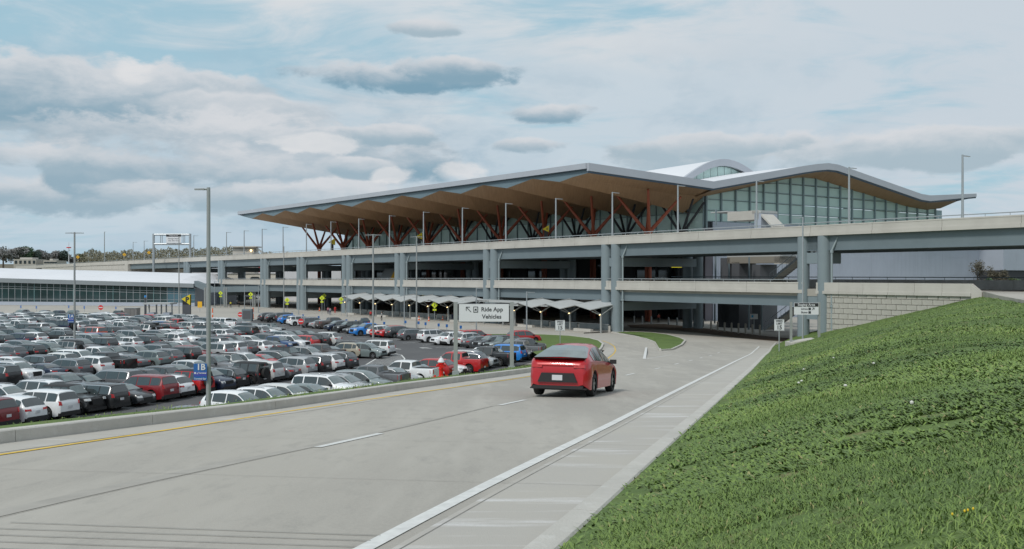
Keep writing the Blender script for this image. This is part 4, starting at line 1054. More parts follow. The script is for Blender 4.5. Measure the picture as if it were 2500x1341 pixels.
    if kn == 'offroader':
        m = MB(); m.tube((-off-.24,.08,1.0),(-off-.02,.08,1.0), .40, n=18); m.tube((-off-.26,.08,1.0),(-off-.23,.08,1.0), .2, n=12); parts['spare'] = m.mesh('spare_wheel', M_tyre)
        for xw in k['wx']:
            for sg in (1,-1):
                m = MB()
                for a in range(-4, 4):
                    t0, t1 = a*.36, (a+1)*.36; r = k['wr']+.10
                    y0, y1 = sorted((sg*.84, sg*1.0))
                    c = lambda t, rr: (xw-off+rr*math.sin(t), k['wr']+rr*math.cos(t))
                    p, q_, r_, s_ = c(t0, r), c(t1, r), c(t1, r+.05), c(t0, r+.05)
                    m.add([(p[0],y0,p[1]),(q_[0],y0,q_[1]),(r_[0],y0,r_[1]),(s_[0],y0,s_[1]),(p[0],y1,p[1]),(q_[0],y1,q_[1]),(r_[0],y1,r_[1]),(s_[0],y1,s_[1])], [(0,1,2,3),(4,7,6,5),(0,4,5,1),(3,2,6,7),(0,3,7,4),(1,5,6,2)])
                parts['flare%d%d' % (xw > 2, sg)] = m.mesh('fender_flare', M_black)
    if kn == 'fastback':
        m = MB(); N = 10; w1 = .80
        for i in range(N):
            y0, y1 = -w1+2*w1*i/N, -w1+2*w1*(i+1)/N; c = lambda y: .10*(y/w1)**2
            m.hexa([(-off+.00+c(y0),y0,1.165),(-off+.26+c(y0),y0,1.155),(-off+.26+c(y1),y1,1.155),(-off+.00+c(y1),y1,1.165),(-off-.07+c(y0),y0,1.20),(-off+.24+c(y0),y0,1.19),(-off+.24+c(y1),y1,1.19),(-off-.07+c(y1),y1,1.20)])
        parts['spoiler'] = m.mesh('spoiler', M_black)
        m = MB(); m.box(-off-.012, -off+.1, -.62, .62, .955, .985); parts['bar'] = m.mesh('tail_light_bar', M_tail)
        parts['rw'].materials[0] = M_wind  # rear glass takes the same painted-in sky reflection
        m = MB(); m.prism([(-.62,.46),(.62,.46),(.50,.74),(-.50,.74)], 0, .06); m.v = [(-off-.075+z, x_, y_) for (x_, y_, z) in m.v]; parts['panel'] = m.mesh('plate_recess', M_black); recalc(parts['panel'])
    return body, parts
CARS = {}
for kn in K: CARS[kn] = car_meshes(kn)
NAMES = dict(crossover='parked_crossover', suv='parked_suv', sedan='parked_sedan', pickup='parked_pickup', offroader='parked_offroader', wagon='parked_wagon', fastback='moving_car')
WORD = dict(crossover='crossover', suv='large SUV', sedan='sedan', pickup='pickup truck', offroader='boxy off-roader', wagon='estate crossover', fastback='fastback')
CWORD = dict(pearl='pearl white', brightblue='bright blue', maroon='dark maroon', navy='navy blue', sage='pale sage green', green='dark green')
NCAR = [0]
def car(kn, colname, x, y, z, az, label, group='cars parked in the lot', pitch=0, roll=None, small=False, name=None, cat='car'):
    """az: heading, degrees clockwise from +Y"""
    k = K[kn]; body, parts = CARS[kn]
    t = thing(name or NAMES[kn], label, cat, (x, y, z), group=group)
    t.rotation_euler = (0, -R(pitch), R(90-az)); 
    sc = CS*random.uniform(.965, 1.035) if kn != 'fastback' else CS*1.0
    t.scale = (sc, sc*random.uniform(.98, 1.01) if kn != 'fastback' else sc, sc*(random.uniform(.97, 1.03) if kn != 'fastback' else 1))
    colr = PAINT[colname]; j = random.uniform(.9, 1.1)
    def add(me, loc=None):
        o = bpy.data.objects.new(me.name.split('.')[0], me); COL.objects.link(o); o.parent = t
        if loc: o.location = loc
        return o
    b = add(body); b.color = (colr[0]*j, colr[1]*j, colr[2]*j, 1)
    add(parts['side_l']); add(parts['side_r']); add(parts['ws']); add(parts['rw'])
    off = k['L']/2
    for xw in k['wx']:
        for sg in (1, -1): add(parts['wheel'], (xw-off, sg*(k['w']-.13), k['wr']))
    add(parts['tail_l']); add(parts['tail_r']); add(parts['head_l']); add(parts['head_r'])
    add(parts['rb']); add(parts['grille']); add(parts['mirror1']); add(parts['mirror-1'])
    if not small: add(parts['plate'])
    if 'trim1' in parts and random.random() < (.45 if colname not in ('white','red') else .1): add(parts['trim1']); add(parts['trim-1'])
    if 'rail1' in parts and (colname in ('silver','white','black','grey') and random.random() < .6): add(parts['rail1']); add(parts['rail-1'])
    for q in ('spare','flare01','flare0-1','flare11','flare1-1','spoiler','panel','bar'):
        if q in parts: add(parts[q])
    if colname in ('white','red','maroon','silver','pearl') and kn == 'pickup' and random.random() < .3: pass
    NCAR[0] += 1; return t
AZH = 21.3-90     # heading of cars whose tails face the camera's right
def px_of(p): return (CX+F*p.x/p.y, HY+(H-p.z)*F/p.y)
WC = [('white',31),('black',17),('charcoal',13),('grey',12),('silver',12),('pearl',5),('red',3),('maroon',3),('navy',4),('blue',2.5),('sage',1.5),('beige',1),('brown',1.5)]
WK = [('crossover',36),('suv',20),('sedan',14),('pickup',8),('offroader',6),('wagon',16)]
def pick(tab):
    r = random.uniform(0, sum(w for _, w in tab))
    for v, w in tab:
        r -= w
        if r <= 0: return v
    return tab[-1][0]
def cw(c): return CWORD.get(c, c)
# front row with its tails to the aisle, as in the photo
rowB = [(55,'suv','maroon',1),(110,'crossover','white',1),(200,'suv','white',1),(275,'offroader','black',-1),(300,'suv','black',1),(368,'sedan','charcoal',-1),(432,'suv','maroon',1),(473,'crossover','white',1),(505,'offroader','red',1),(553,'crossover','navy',-1),(597,'crossover','black',1),(632,'offroader','black',1),(690,'suv','pearl',1),(722,'sedan','grey',1),(763,'wagon','silver',1),(808,'suv','black',1),(852,'crossover','white',1),(882,'crossover','charcoal',1)]
def q_of(px, o):
    u = px-CX; b = L0+HH*o
    return (F*b.x-u*b.y)/(u*RH.y-F*RH.x)
q0 = q_of(55, 0)-.87; q1 = q_of(882, 0)-.87
special_front = {'maroon0':'dark maroon SUV cut by the left edge of the frame', 'maroon6':'dark maroon SUV with bright window trim beside the tall lamp post'}
for i, (px, kn, c, d) in enumerate(rowB):
    qa = q_of(px, 0)-.87; q = .35*qa+.65*(q0+(q1-q0)*i/(len(rowB)-1))
    p = LOT(q, K[kn]['L']*CS/2+random.uniform(-.1,.3))
    lab = f"{cw(c)} {WORD[kn]}, {ordw(i+1)} from the left in the first row above the kerb"
    if i == 0: lab = special_front['maroon0']
    if i == 6: lab = special_front['maroon6']
    car(kn, c, p.x, p.y, 0, AZH if d > 0 else AZH+180, lab)
# row A under the bank, mostly hidden by the kerb: heading towards the camera's right
rowA = {0:('sedan','white',-1),1:('crossover','silver',-1),4:('sedan','silver',-1),7:('crossover','white',-1),8:('crossover','white',-1),9:('crossover','pearl',-1),10:('sedan','sage',-1),11:('suv','white',-1),12:('wagon','silver',-1),13:('wagon','sage',-1),14:('pickup','grey',1),15:('sedan','silver',-1),16:('pickup','white',1),18:('crossover','red',1),19:('sedan','white',-1),20:('pickup','red',1),21:('wagon','navy',1),23:('pickup','black',1),24:('crossover','white',-1),25:('suv','brightblue',1),26:('crossover','charcoal',-1),27:('pickup','grey',1)}
ia = 0
qs = -13.5
while qs < 52:
    kn, c, d = rowA.get(ia, (pick(WK), pick(WC), random.choice((-1,-1,1))))
    if ia in rowA or ia % 3:
        p = LOT(qs, -9.1+random.uniform(-.3,.3)); x, y = px_of(Vector((p.x, p.y, 1.6)))
        if -30 < x:
            car(kn, c, p.x, p.y, 0, AZH if d > 0 else AZH+180, f"{cw(c)} {WORD[kn]} half hidden by the kerb, {ordw(ia+1)} from the left there")
    ia += 1; qs += 2.36
# the other rows
def lim(x): return interp([(-100,781),(0,781),(160,779),(300,784),(430,786),(560,800),(650,812),(690,824),(760,838),(835,846),(935,882),(940,2000)], x)
rows = []
o = 5.5; k_ = 0
while o < 112:
    rows.append((o+2.5, -1)); rows.append((o+11.3+2.6, 1)); o += 17
special = [(232,836,'orange','suv'),(520,845,'white','suv'),(350,870,'black','suv'),(175,905,'brown','wagon'),(190,880,'blue','crossover'),(345,965,'white','suv'),(690,862,'blue','pickup'),(735,845,'red','crossover'),(770,838,'black','crossover'),(825,838,'black','pickup'),(905,868,'white','suv'),(545,795,'white','pickup'),(430,793,'red','pickup'),(400,795,'beige','crossover'),(60,800,'white','pickup'),(160,795,'white','pickup'),(250,812,'offwhite','x'),(560,870,'white','suv')]
for ri, (oc, dflt) in enumerate(rows):
    q = -60.; n = 0; cands = []
    while q < 110:
        p = LOT(q, oc); x, y = px_of(p)
        if p.y > 40 and -45 < x < 935 and y > lim(x) and abs(p.x/p.y) < .54: cands.append((q, p, x, y))
        q += 2.36
    for n, (q, p, x, y) in enumerate(cands):
        if random.random() < .035 and n < len(cands)-1: continue
        kn, c = pick(WK), pick(WC); d = dflt if random.random() < .8 else -dflt
        for sx, sy, sc_, sk in special:
            if sk in K and abs(x-sx) < 14 and abs(y-sy) < 14: kn, c = sk, sc_; special.remove((sx, sy, sc_, sk)); break
        p = LOT(q+random.uniform(-.12,.12), oc+random.uniform(-.35,.35))
        car(kn, c, p.x, p.y, 0, (AZH if d > 0 else AZH+180)+random.uniform(-1,1), f"{cw(c)} {WORD[kn]}, {ordw(n+1)} from the left in the {ordw(ri+2)} row above the kerb", small=True)
# row along the far side of the lot, noses or tails to the ring aisle
per = [(645,788,'crossover','charcoal',1),(660,790,'crossover','black',1),(683,790,'suv','charcoal',1),(694,794,'crossover','brightblue',1),(716,799,'suv','white',1),(748,803,'suv','grey',1),(770,805,'sedan','silver',1),(792,806,'pickup','brown',1),(808,811,'crossover','navy',-1),(833,815,'suv','black',-1),(855,818,'sedan','charcoal',-1),(878,823,'pickup','brightblue',-1),(914,826,'crossover','white',1),(938,827,'crossover','red',-1),(958,828,'crossover','charcoal',1),(990,834,'wagon','grey',1),(1040,839,'suv','white',1),(1072,845,'crossover','white',-1),(1098,846,'crossover','white',1),(1130,849,'crossover','pearl',1),(1152,853,'sedan','grey',1),(1178,858,'suv','charcoal',-1),(1205,864,'offroader','sage',-1),(1232,868,'suv','charcoal',-1),(1250,868,'pickup','grey',1)]
for i, (x, y, kn, c, d) in enumerate(per):
    p = gp(x, y-3)
    d1 = Vector((.8097,.5868,0)); L = K[kn]['L']*CS
    p = p+d1*(L*.28)
    car(kn, c, p.x, p.y, 0, 54 if d > 0 else 234, f"{cw(c)} {WORD[kn]} {ordw(i+1)} from the left in the row along the bus road")
for (x, y, kn, c, az, lab) in [(890,799,'crossover','navy',-10,'navy blue crossover parked alone nearer the bus shelter'),(291,778,'crossover','black',-8,'black crossover standing alone beside the grey utility cabinet'),(52,776,'crossover','silver',185,'silver crossover at the back of the lot under the leftmost blue sign'),(107,777,'crossover','navy',180,'dark blue crossover facing the camera under the second blue sign'),(176,778,'suv','charcoal',175,'charcoal SUV facing the camera behind the tall double lamp'),(-2,784,'suv','black',-10,'black SUV cut off at the far left edge of the lot'),
    (912,868,'suv','white',AZH,'white SUV alone at the hatched end of the lot'),(893,874,'crossover','sage',AZH+180,'pale grey-green crossover beside the white SUV at the hatched area'),(1278,838,'crossover','red',60,'red crossover whose roof shows at the grass corner'),
    (1160,838,'suv','red',54,'red SUV whose roof shows behind the white crossovers')]:
    p = gp(x, y); car(kn, c, p.x, p.y, 0, az, lab)
# the red car on the road
pc = (rp(1318,965)+rp(1437,966))/2
slope = math.degrees(math.atan(.0615)); 
cd = Vector((math.sin(R(17)), math.cos(R(17)), 0)); pcc = rp(1366,970)+cd*2.0
rc = car('fastback', 'red', pcc.x, pcc.y, gz(pcc.y)+.01, 17, 'red fastback car with black spoiler driving away down the road', None, pitch=-slope*.97)
rc.rotation_euler = (0, R(slope*.95), R(90-17))
for o in rc.children:
    if o.name.startswith('body'): o.color = (.43,.004,.010,1)
# cars on the decks and beyond
for (s, D, zf, kn, c, az, lab) in [(s_px(735,5),5,zup,'sedan','black',-36,'black sedan on the upper deck by the leftmost red column'),(s_px(625,6),6,zlo,'suv','black',144,'black SUV on the lower deck left of the third lamp'),(s_px(690,6),6,zlo,'sedan','charcoal',144,'dark sedan on the lower deck between two piers'),(s_px(1455,8),8,zlo,'sedan','silver',-36,'silver sedan on the lower deck at the bus shelter end'),(s_px(1545,7),7,zlo,'sedan','white',-36,'white sedan passing behind the second pier on the lower deck'),(s_px(1608,9),9,zlo,'crossover','black',-36,'black crossover with red tail lights on the lower deck'),(s_px(1910,9),9,zlo,'sedan','black',144,'black sedan on the lower deck beside the stair tower')]:
    p = V(s, D, zf(s)-1.05); car(kn, c, p.x, p.y, p.z, az, lab, 'cars on the viaduct decks', small=True)
bc = 0
for (x, y) in [(492,712),(505,716),(556,716),(572,714),(588,714),(562,722),(578,722),(596,722),(615,716),(484,708),(500,708)]:
    p = gp(x, y+8, 0) if False else Vector(((x-CX)*330/F, 330+bc*3, 0)); bc += 1
    car(pick(WK), pick(WC), p.x, p.y, 0, 60, f"car parked beyond the viaduct, {ordw(bc)} from the left under the walkway roof", 'cars beyond the viaduct', small=True)
print('cars', NCAR[0])
# painted stall lines, arrows and the hatched island in the lot
mb = MB()
def lline(a, b, w=.10):
    a = Vector((a.x, a.y, 0)); b = Vector((b.x, b.y, 0)); n = (b-a).normalized(); n = Vector((-n.y, n.x, 0))*w/2
    mb.quad(*[(q.x, q.y, .006) for q in (a-n, b-n, b+n, a+n)])
for oo in [-11.8]+[17*k for k in range(0, 6)]:
    for q in np.arange(-20, 60, 2.36):
        a, b = LOT(q, oo), LOT(q, oo+5.2)
        x, y = px_of(a)
        if -60 < x < 900 and y > lim(x): lline(a, b)
        if oo >= 0:
            a, b = LOT(q, oo+5.5), LOT(q, oo+10.7)
            if -60 < x < 900 and y > lim(x): lline(a, b)
for i, (x, y, *_r) in enumerate(per):
    p = gp(x-8, y+4); lline(p, p+Vector((.81,.587,0))*4.6)
# hatched nose
hp = [gp(x, y) for x, y in [(868,906),(905,884),(925,872),(944,864),(962,863),(980,867),(988,876),(982,886),(965,895),(940,902),(905,908)]]
for a, b in zip(hp, hp[1:]): lline(a, b, .16)
def inside(p, poly):
    c = False; n = len(poly)
    for i in range(n):
        a, b = poly[i], poly[(i+1) % n]
        if (a.y > p.y) != (b.y > p.y) and p.x < (b.x-a.x)*(p.y-a.y)/(b.y-a.y)+a.x: c = not c
    return c
cc = sum(hp, Vector())/len(hp); hd = (gp(975,884)-gp(890,893)).normalized(); hn = Vector((-hd.y, hd.x, 0))
for t in np.arange(-25, 25, .85):
    base = cc+hn*t; seg = None
    for u in np.arange(-16, 16, .25):
        p = base+hd*u
        if inside(p, hp):
            if seg is None: seg = [p, p]
            seg[1] = p
    if seg and (seg[1]-seg[0]).length > .4: lline(seg[0], seg[1], .16)
for (x, y) in [(965,852),(1040,850),(660,797),(700,806)]:
    p = gp(x, y); d = Vector((-.5,.86,0)); n = Vector((.86,.5,0))
    p2 = gp(x+14, y+1); lline(p, p2, .28)
    q = gp(x-6, y-1); d = (p-p2).normalized(); n = Vector((-d.y, d.x, 0)); mb.add([(v.x, v.y, .006) for v in (p+n*.55, p-n*.55, p+d*1.2)], [(0,1,2)])
mb.build('parking_markings', M_white, kind='structure')
# ------------------------------------------------------------ parking hall on the left
ph = thing('parking_hall', 'long low glass-fronted hall with a pale curved metal roof left of the viaduct', 'building')
A_ = Vector(((-110-CX)*287/F, 287, 0)); B_ = Vector(((476-CX)*272/F, 272, 0)); FD = (B_-A_).normalized(); FN = Vector((-FD.y, FD.x, 0)); FL = (B_-A_).length
def hp_(a, o_, z): p = A_+FD*a+FN*o_; return Vector((p.x, p.y, z))
def px_a(px): 
    u = px-CX; return (F*A_.x-u*A_.y)/(u*FD.y-F*FD.x)
def zat(px, py): p = hp_(px_a(px), 0, 0); return H-(py-HY)*p.y/F
ze = lambda a: interp([(0, zat(0,679)), (FL, zat(474,693))], a) 
def eave(a): return zat(0,679)+(zat(470,692.5)-zat(0,679))*(a-px_a(0))/(px_a(470)-px_a(0))
zs_top = lambda a: eave(a)-1.35; z_sill = .95
rprof = [(-1.2,0),(0,.25),(2.5,.95),(6,1.7),(11,2.35),(17,2.6),(23,2.35),(30,1.2)]
m = MB(); AA = [0, FL*.25, FL*.5, FL*.75, FL-5, FL-2.5, FL+.3]
for i in range(len(AA)-1):
    for (o0, h0), (o1, h1) in zip(rprof, rprof[1:]):
        ka = [1, 1, 1, 1, 1, .55, 0][i]; kb = [1, 1, 1, 1, 1, .55, 0][i+1]
        m.quad(hp_(AA[i], o0, eave(AA[i])+h0*ka), hp_(AA[i+1], o0, eave(AA[i+1])+h0*kb), hp_(AA[i+1], o1, eave(AA[i+1])+h1*kb), hp_(AA[i], o1, eave(AA[i])+h1*ka))
m.build('roof', M_rooftop, ph, smooth=30)
def hbox(m, a0, a1, o0, o1, z0a, z1a, z0b=None, z1b=None):
    z0b = z0a if z0b is None else z0b; z1b = z1a if z1b is None else z1b
    m.hexa([hp_(a0,o0,z0a),hp_(a1,o0,z0b),hp_(a1,o1,z0b),hp_(a0,o1,z0a),hp_(a0,o0,z1a),hp_(a1,o0,z1b),hp_(a1,o1,z1b),hp_(a0,o1,z1a)])
m = MB(); hbox(m, 0, FL+.3, -1.35, -1.0, eave(0)-1.25, eave(0)+.0, eave(FL)-1.1, eave(FL)); m.build('eave_fascia', mat('eave_grey', (.22,.245,.26), .5, var=.05, scale=.3), ph)
m = MB(); hbox(m, 0, FL+.2, -1.0, 0, eave(0)-1.2, eave(0)-1.1, eave(FL)-1.05, eave(FL)-.95); m.build('eave_soffit', M_dgrey, ph)
m = MB(); hbox(m, 0, FL, -.2, 0.1, -.05, z_sill); m.build('plinth_wall', M_side, ph)
m = MB(); hbox(m, 0, FL-.6, 1.2, 24, 0, eave(0)-1.2, 0, eave(FL)-1.2); m.build('inner_wall', M_dark, ph); m = MB(); hbox(m, FL-.3, FL, .1, 24, 0, eave(FL)-1.1, 0, eave(FL)-1.1); m.build('end_wall', M_side, ph)
pw = 2.05; n = int(FL/pw)
for i in range(n):
    a, b = i*pw+(FL-n*pw), (i+1)*pw+(FL-n*pw); zt = zs_top(a); hts = [z_sill, z_sill+.75, zt-1.55-.0, zt-.95, zt]
    if hp_(b, 0, 0).x/hp_(b, 0, 0).y < -.53: continue
    g = glassm('hall_glass_blue', (.06,.13,.17), .05, var=.3, scale=.2) if i >= n-4 else M_gpark
    for z0, z1 in zip(hts, hts[1:]):
        m = MB(); m.poly([hp_(a+.05,0,z0+.04), hp_(b-.05,0,z0+.04), hp_(b-.05,0,z1-.04), hp_(a+.05,0,z1-.04)]); m.build('window_pane', g, ph)
    m = MB(); hbox(m, a-.06, a+.06, -.12, .02, z_sill, zt+.1); m.build('mullion', M_galv if i % 6 else mat('teal_fin', (.20,.33,.34), .4), ph)
for k in range(3):
    m = MB(); zf_ = [z_sill+.75, None, None][k]
    za = z_sill+.75 if k == 0 else zs_top(0)-(1.55 if k == 1 else .95); zb = z_sill+.75 if k == 0 else zs_top(FL)-(1.55 if k == 1 else .95)
    hbox(m, 0, FL, -.08, -.0, za-.05, za+.05, zb-.05, zb+.05); m.build('transom', M_galv, ph)
# covered walkway to the terminal
wk = thing('covered_walkway', 'flat grey canopy bridging from the parking hall to under the viaduct', 'canopy')
w0 = at(474, 690, 271); w1 = at(512, 705, 268); w2 = at(640, 703, 262)
for (a, b) in ((w0, w1), (w1, w2)):
    m = MB(); n_ = Vector((.2,3,0)); z = Vector((0,0,.45)); m.hexa([a-z*2.2, b-z*2.2, b-z*2.2+n_, a-z*2.2+n_, a+z, b+z, b+z+n_, a+z+n_]); m.build('canopy_beam', M_steel, wk)
for x in (500, 504, 548, 553, 618, 623):
    p = at(x, 700, 264); m = MB(); m.tube((p.x,p.y,0),(p.x,p.y,5.2), .22, n=8); m.build('post', M_pole, wk)
# ------------------------------------------------------------ lamps
def lamp(x, y, z0, z1, r, arms, label, group, name='street_lamp', az=(1,0), head=.9, base=True, mm=None):
    t = thing(name, label, 'street lamp', (x, y, z0), group=group); h = z1-z0; mm = mm or M_pole
    m = MB(); m.tube((0,0,0),(0,0,h), r, r*.72, n=10); m.build('pole', mm, t, smooth=50)
    if base: m = MB(); m.tube((0,0,0),(0,0,.12), r*2.2, n=10); m.build('base_plate', mm, t)
    for sg in arms:
        d = Vector((az[0], az[1], 0))*sg; n_ = Vector((-d.y, d.x, 0))*.14; L = head
        m = MB(); a = Vector((0,0,h-.10)); b = a+d*(L*.35); m.tube(a, b, .05, n=6); m.build('arm', mm, t)
        m = MB(); c = a+d*(L*.3); e = a+d*L; z = Vector((0,0,.04)); m.hexa([c-n_-z,e-n_*.8-z,e+n_*.8-z,c+n_-z,c-n_+z,e-n_*.8+z*.6,e+n_*.8+z*.6,c+n_+z]); hd = m.build('lamp_head', mm, t)
        m = MB(); m.hexa([v+Vector((0,0,-.045)) for v in (c-n_*.7,e-n_*.6,e+n_*.6,c+n_*.7)]+[v+Vector((0,0,-.038)) for v in (c-n_*.7,e-n_*.6,e+n_*.6,c+n_*.7)]); m.build('lens', M_lensl, hd)
    return t
ups = [(2350,378),(2073,408),(1847,440),(1655,452),(1495,469),(1357,484),(1235,496),(1129,507),(1034,517),(951,526),(876,534),(808,541),(748,547),(691,554),(640,559),(596,563),(553,567),(473,575),(352,588),(325,591)]
for i, (x, y) in enumerate(ups):
    s = s_px(x, .2); p = V(s, .2, 0); z1 = H+(HY-y)*p.y/F
    lamp(p.x, p.y, zup(s)-.02, z1, .14, (1,), f"slender lamp standing on the upper deck parapet, {ordw(i+1)} from the right", 'lamps along the upper deck parapet', az=(.81,.587) if i != 1 else (.81,.587), head=1.35, base=False, mm=M_galv)
for (x, y, lab) in [(255,566,'lone tall mast on the far viaduct ramp left of the amber signs')]:
    s = s_px(x, 17); p = V(s, 17, 0); lamp(p.x, p.y, zup(s)-.5, H+(HY-y)*p.y/F, .22, (1,), lab, None, head=.8)
P510 = at(509, 458, 54.3)
lampB = lamp(P510.x, P510.y, -.05, P510.z, .135, (-1,), 'tall grey lamp post carrying the blue 1B sign, nearest the camera', 'tall lamps in the parking lot', az=(1,.1), head=.72)
for (x, yt, Y, arms, lab) in [(182,567,111.8,(1,-1),'tall twin-headed lamp post carrying the blue sign at the left of the lot'),(911,572,123,(1,-1),'tall twin-headed lamp post beside the second stop-red disc'),(1017,577,160,(1,-1),'tall twin-headed lamp post in front of the fourth pier'),(437,577,212,(1,),'tall lamp post in front of the parking hall end'),(693,602,228,(),'bare tall mast left of the third pier')]:
    p = at(x, yt, Y); lamp(p.x, p.y, 0, p.z, .13, arms, lab, None if not arms else 'tall lamps in the parking lot', head=1.0)
for i, (x, yt, yb) in enumerate([(1286,712,836),(1163,703,815),(987,702,792),(847,699,773),(729,697,768),(631,697,764),(597,693,757),(524,687,751)]):
    p = gp(x, yb); lamp(p.x, p.y, 0, H-(yt-HY)*p.y/F, .10, (1,), f"short lamp post along the bus road, {ordw(i+1)} from the right", 'short lamps along the bus road', az=(1,.1), head=1.0, mm=M_galv)
p = at(1960, 530, 112); lamp(p.x, p.y, gz(112)+.3, p.z, .11, (-1,), 'slender lamp post in front of the rightmost bridge pier', None, az=(1,0), head=1.05, mm=M_galv)
# ------------------------------------------------------------ signs
RX = (R(90), 0, 0)
def panel(mb, w, h, th=.03, z=0, mi=0, x=0, y=0): mb.box(x-w/2, x+w/2, y-th/2, y+th/2, z-h/2, z+h/2, mi)
# Ride App Vehicles
z0 = 52.0; p1 = rp(1114,909); s1 = at(1114, 905, 50); c = at(1181.5, 764, 51.5); 
t = thing('guide_sign', 'white sign reading Ride App Vehicles on two grey posts behind the kerb', 'sign', (c.x, c.y, 0))
for dx, zb in ((-1.45, at(1114, 912, 51).z), (1.43, at(1248, 893, 52.5).z)):
    m = MB(); m.box(dx-.10, dx+.10, -.10, .10, zb-.15, c.z+.56); m.build('post', M_pole, t)
    m = MB(); m.box(dx-.17, dx+.17, -.17, .17, zb-.2, zb+.07); m.build('post_base', M_galv, t)
m = MB(); panel(m, 2.62, .96, .06, c.z); m.build('frame', M_dgrey, t)
m = MB(); panel(m, 2.56, .90, .02, c.z, y=-.045); m.build('sign_panel', M_signw, t)
M_ink = mat('sign_ink', (.035,.04,.045), .6)
text_part('Ride App', .30, M_ink, t, (.42, -.06, c.z+.17), RX, bold=.006); text_part('Vehicles', .30, M_ink, t, (.40, -.06, c.z-.20), RX, bold=.006)
m = MB()
ax, az_ = -.78, c.z+.17
m.tube((ax-.12,-.065,az_+.12),(ax+.12,-.065,az_-.12), .018, n=4); m.tube((ax-.13,-.065,az_+.13),(ax+.05,-.065,az_+.13), .018, n=4); m.tube((ax-.13,-.065,az_+.13),(ax-.13,-.065,az_-.05), .018, n=4); m.build('arrow', M_ink, t)
m = MB(); ix = -.42
m.box(ix-.12,ix+.12,-.068,-.058,az_-.15,az_+.15); m.build('phone_icon', M_ink, t)
m = MB(); m.box(ix-.085,ix+.085,-.072,-.068,az_-.11,az_+.11); m.build('phone_screen', M_signw, t)
m = MB(); m.box(ix-.055,ix+.055,-.076,-.072,az_-.06,az_+.0); m.box(ix-.04,ix+.04,-.076,-.072,az_+.0,az_+.045); m.build('car_symbol', M_ink, t)
# speed limit signs
def speed(x, yt, yb, w, Y, label, zb, num='15'):
    c = at(x, (yt+yb)/2, Y); h = (yb-yt)*Y/F; wd = w*Y/F
    t = thing('speed_limit_sign', label, 'sign', (c.x, c.y, 0), group='speed limit signs')
    m = MB(); m.tube((0,0.03,zb),(0,.03,c.z+h*.4), .045, n=6); m.build('post', M_galv, t)
    m = MB(); panel(m, wd, h, .02, c.z); m.build('sign_panel', M_signw, t)
    m = MB(); e = .025*wd; 
    for (a, b, cc_, d) in ((-.45,.45,.44,.46),(-.45,.45,-.46,-.44)): m.box(a*wd, b*wd, -.018, -.012, c.z+cc_*h, c.z+d*h)
    m.build('border', M_ink, t)
    text_part('SPEED', h*.22, M_ink, t, (0,-.02,c.z+h*.33), RX, bold=.004); text_part('LIMIT', h*.22, M_ink, t, (0,-.02,c.z+h*.12), RX, bold=.004); text_part(num, h*.48, M_ink, t, (0,-.02,c.z-h*.22), RX, bold=.012)
speed(1902.5, 780, 808, 24, 88, 'white speed limit 15 sign at the foot of the grass slope', at(1900, 869, 88).z)
speed(1367.5, 782, 808, 23, 112, 'white speed limit 15 sign on the grass corner above the red car', -.1)
# Staging area
c = at(1968.5, 754, 108); k = 108/F
t = thing('guide_sign', 'black and white Staging Area sign in front of the rightmost pier', 'sign', (c.x, c.y, 0))
for x in (1932.5, 2001): q = at(x, 840, 108); m = MB(); m.box(q.x-c.x-.12, q.x-c.x+.12, .1, .3, gz(108)-.1+(0 if x < 1990 else .8), at(0, 738, 108).z); m.build('post', M_pole, t)
m = MB(); panel(m, 60*k, 29*k, .05, c.z); m.build('sign_panel', M_signw, t)
m = MB(); panel(m, 58*k, 8.5*k, .02, c.z+9.5*k, y=-.04); m.build('header', M_signk, t)
text_part('Staging Area', 8.4*k, M_signw, t, (0,-.055,c.z+9.5*k), RX, bold=.006); text_part('Limos', 6.8*k, M_ink, t, (-5*k,-.035,c.z-.5*k), RX, bold=.006); text_part('Buses', 6.8*k, M_ink, t, (-5*k,-.035,c.z-9*k), RX, bold=.006)
for (dx, dz) in ((8, -.5), (8, -9)):
    m = MB(); m.box((dx-3)*k,(dx+3)*k,-.04,-.03,c.z+(dz-3)*k,c.z+(dz+3)*k); m.build('vehicle_icon', M_ink, t)
m = MB(); m.tube((14*k,-.035,c.z-3*k),(19*k,-.035,c.z+2*k), .03, n=4); m.tube((14.5*k,-.035,c.z+2.3*k),(19*k,-.035,c.z+2.3*k), .03, n=4); m.tube((19*k,-.035,c.z+2.3*k),(19*k,-.035,c.z-2*k), .03, n=4); m.build('arrow', M_ink, t)
t = thing('sign_footing', 'pale concrete footing block under the staging sign', 'footing'); m = MB()
fa, fb = at(1926, 846, 108), at(1990, 822, 108); m.hexa([(fa.x,107.3,gz(108)-.4),(fb.x,107.3,gz(108)-.4),(fb.x,109.5,gz(108)-.4),(fa.x,109.5,gz(108)-.4),(fa.x,107.3,fa.z+.45),(fb.x,107.3,fb.z-.2),(fb.x,109.5,fb.z-.2),(fa.x,109.5,fa.z+.45)]); m.build('block', M_curb, t)
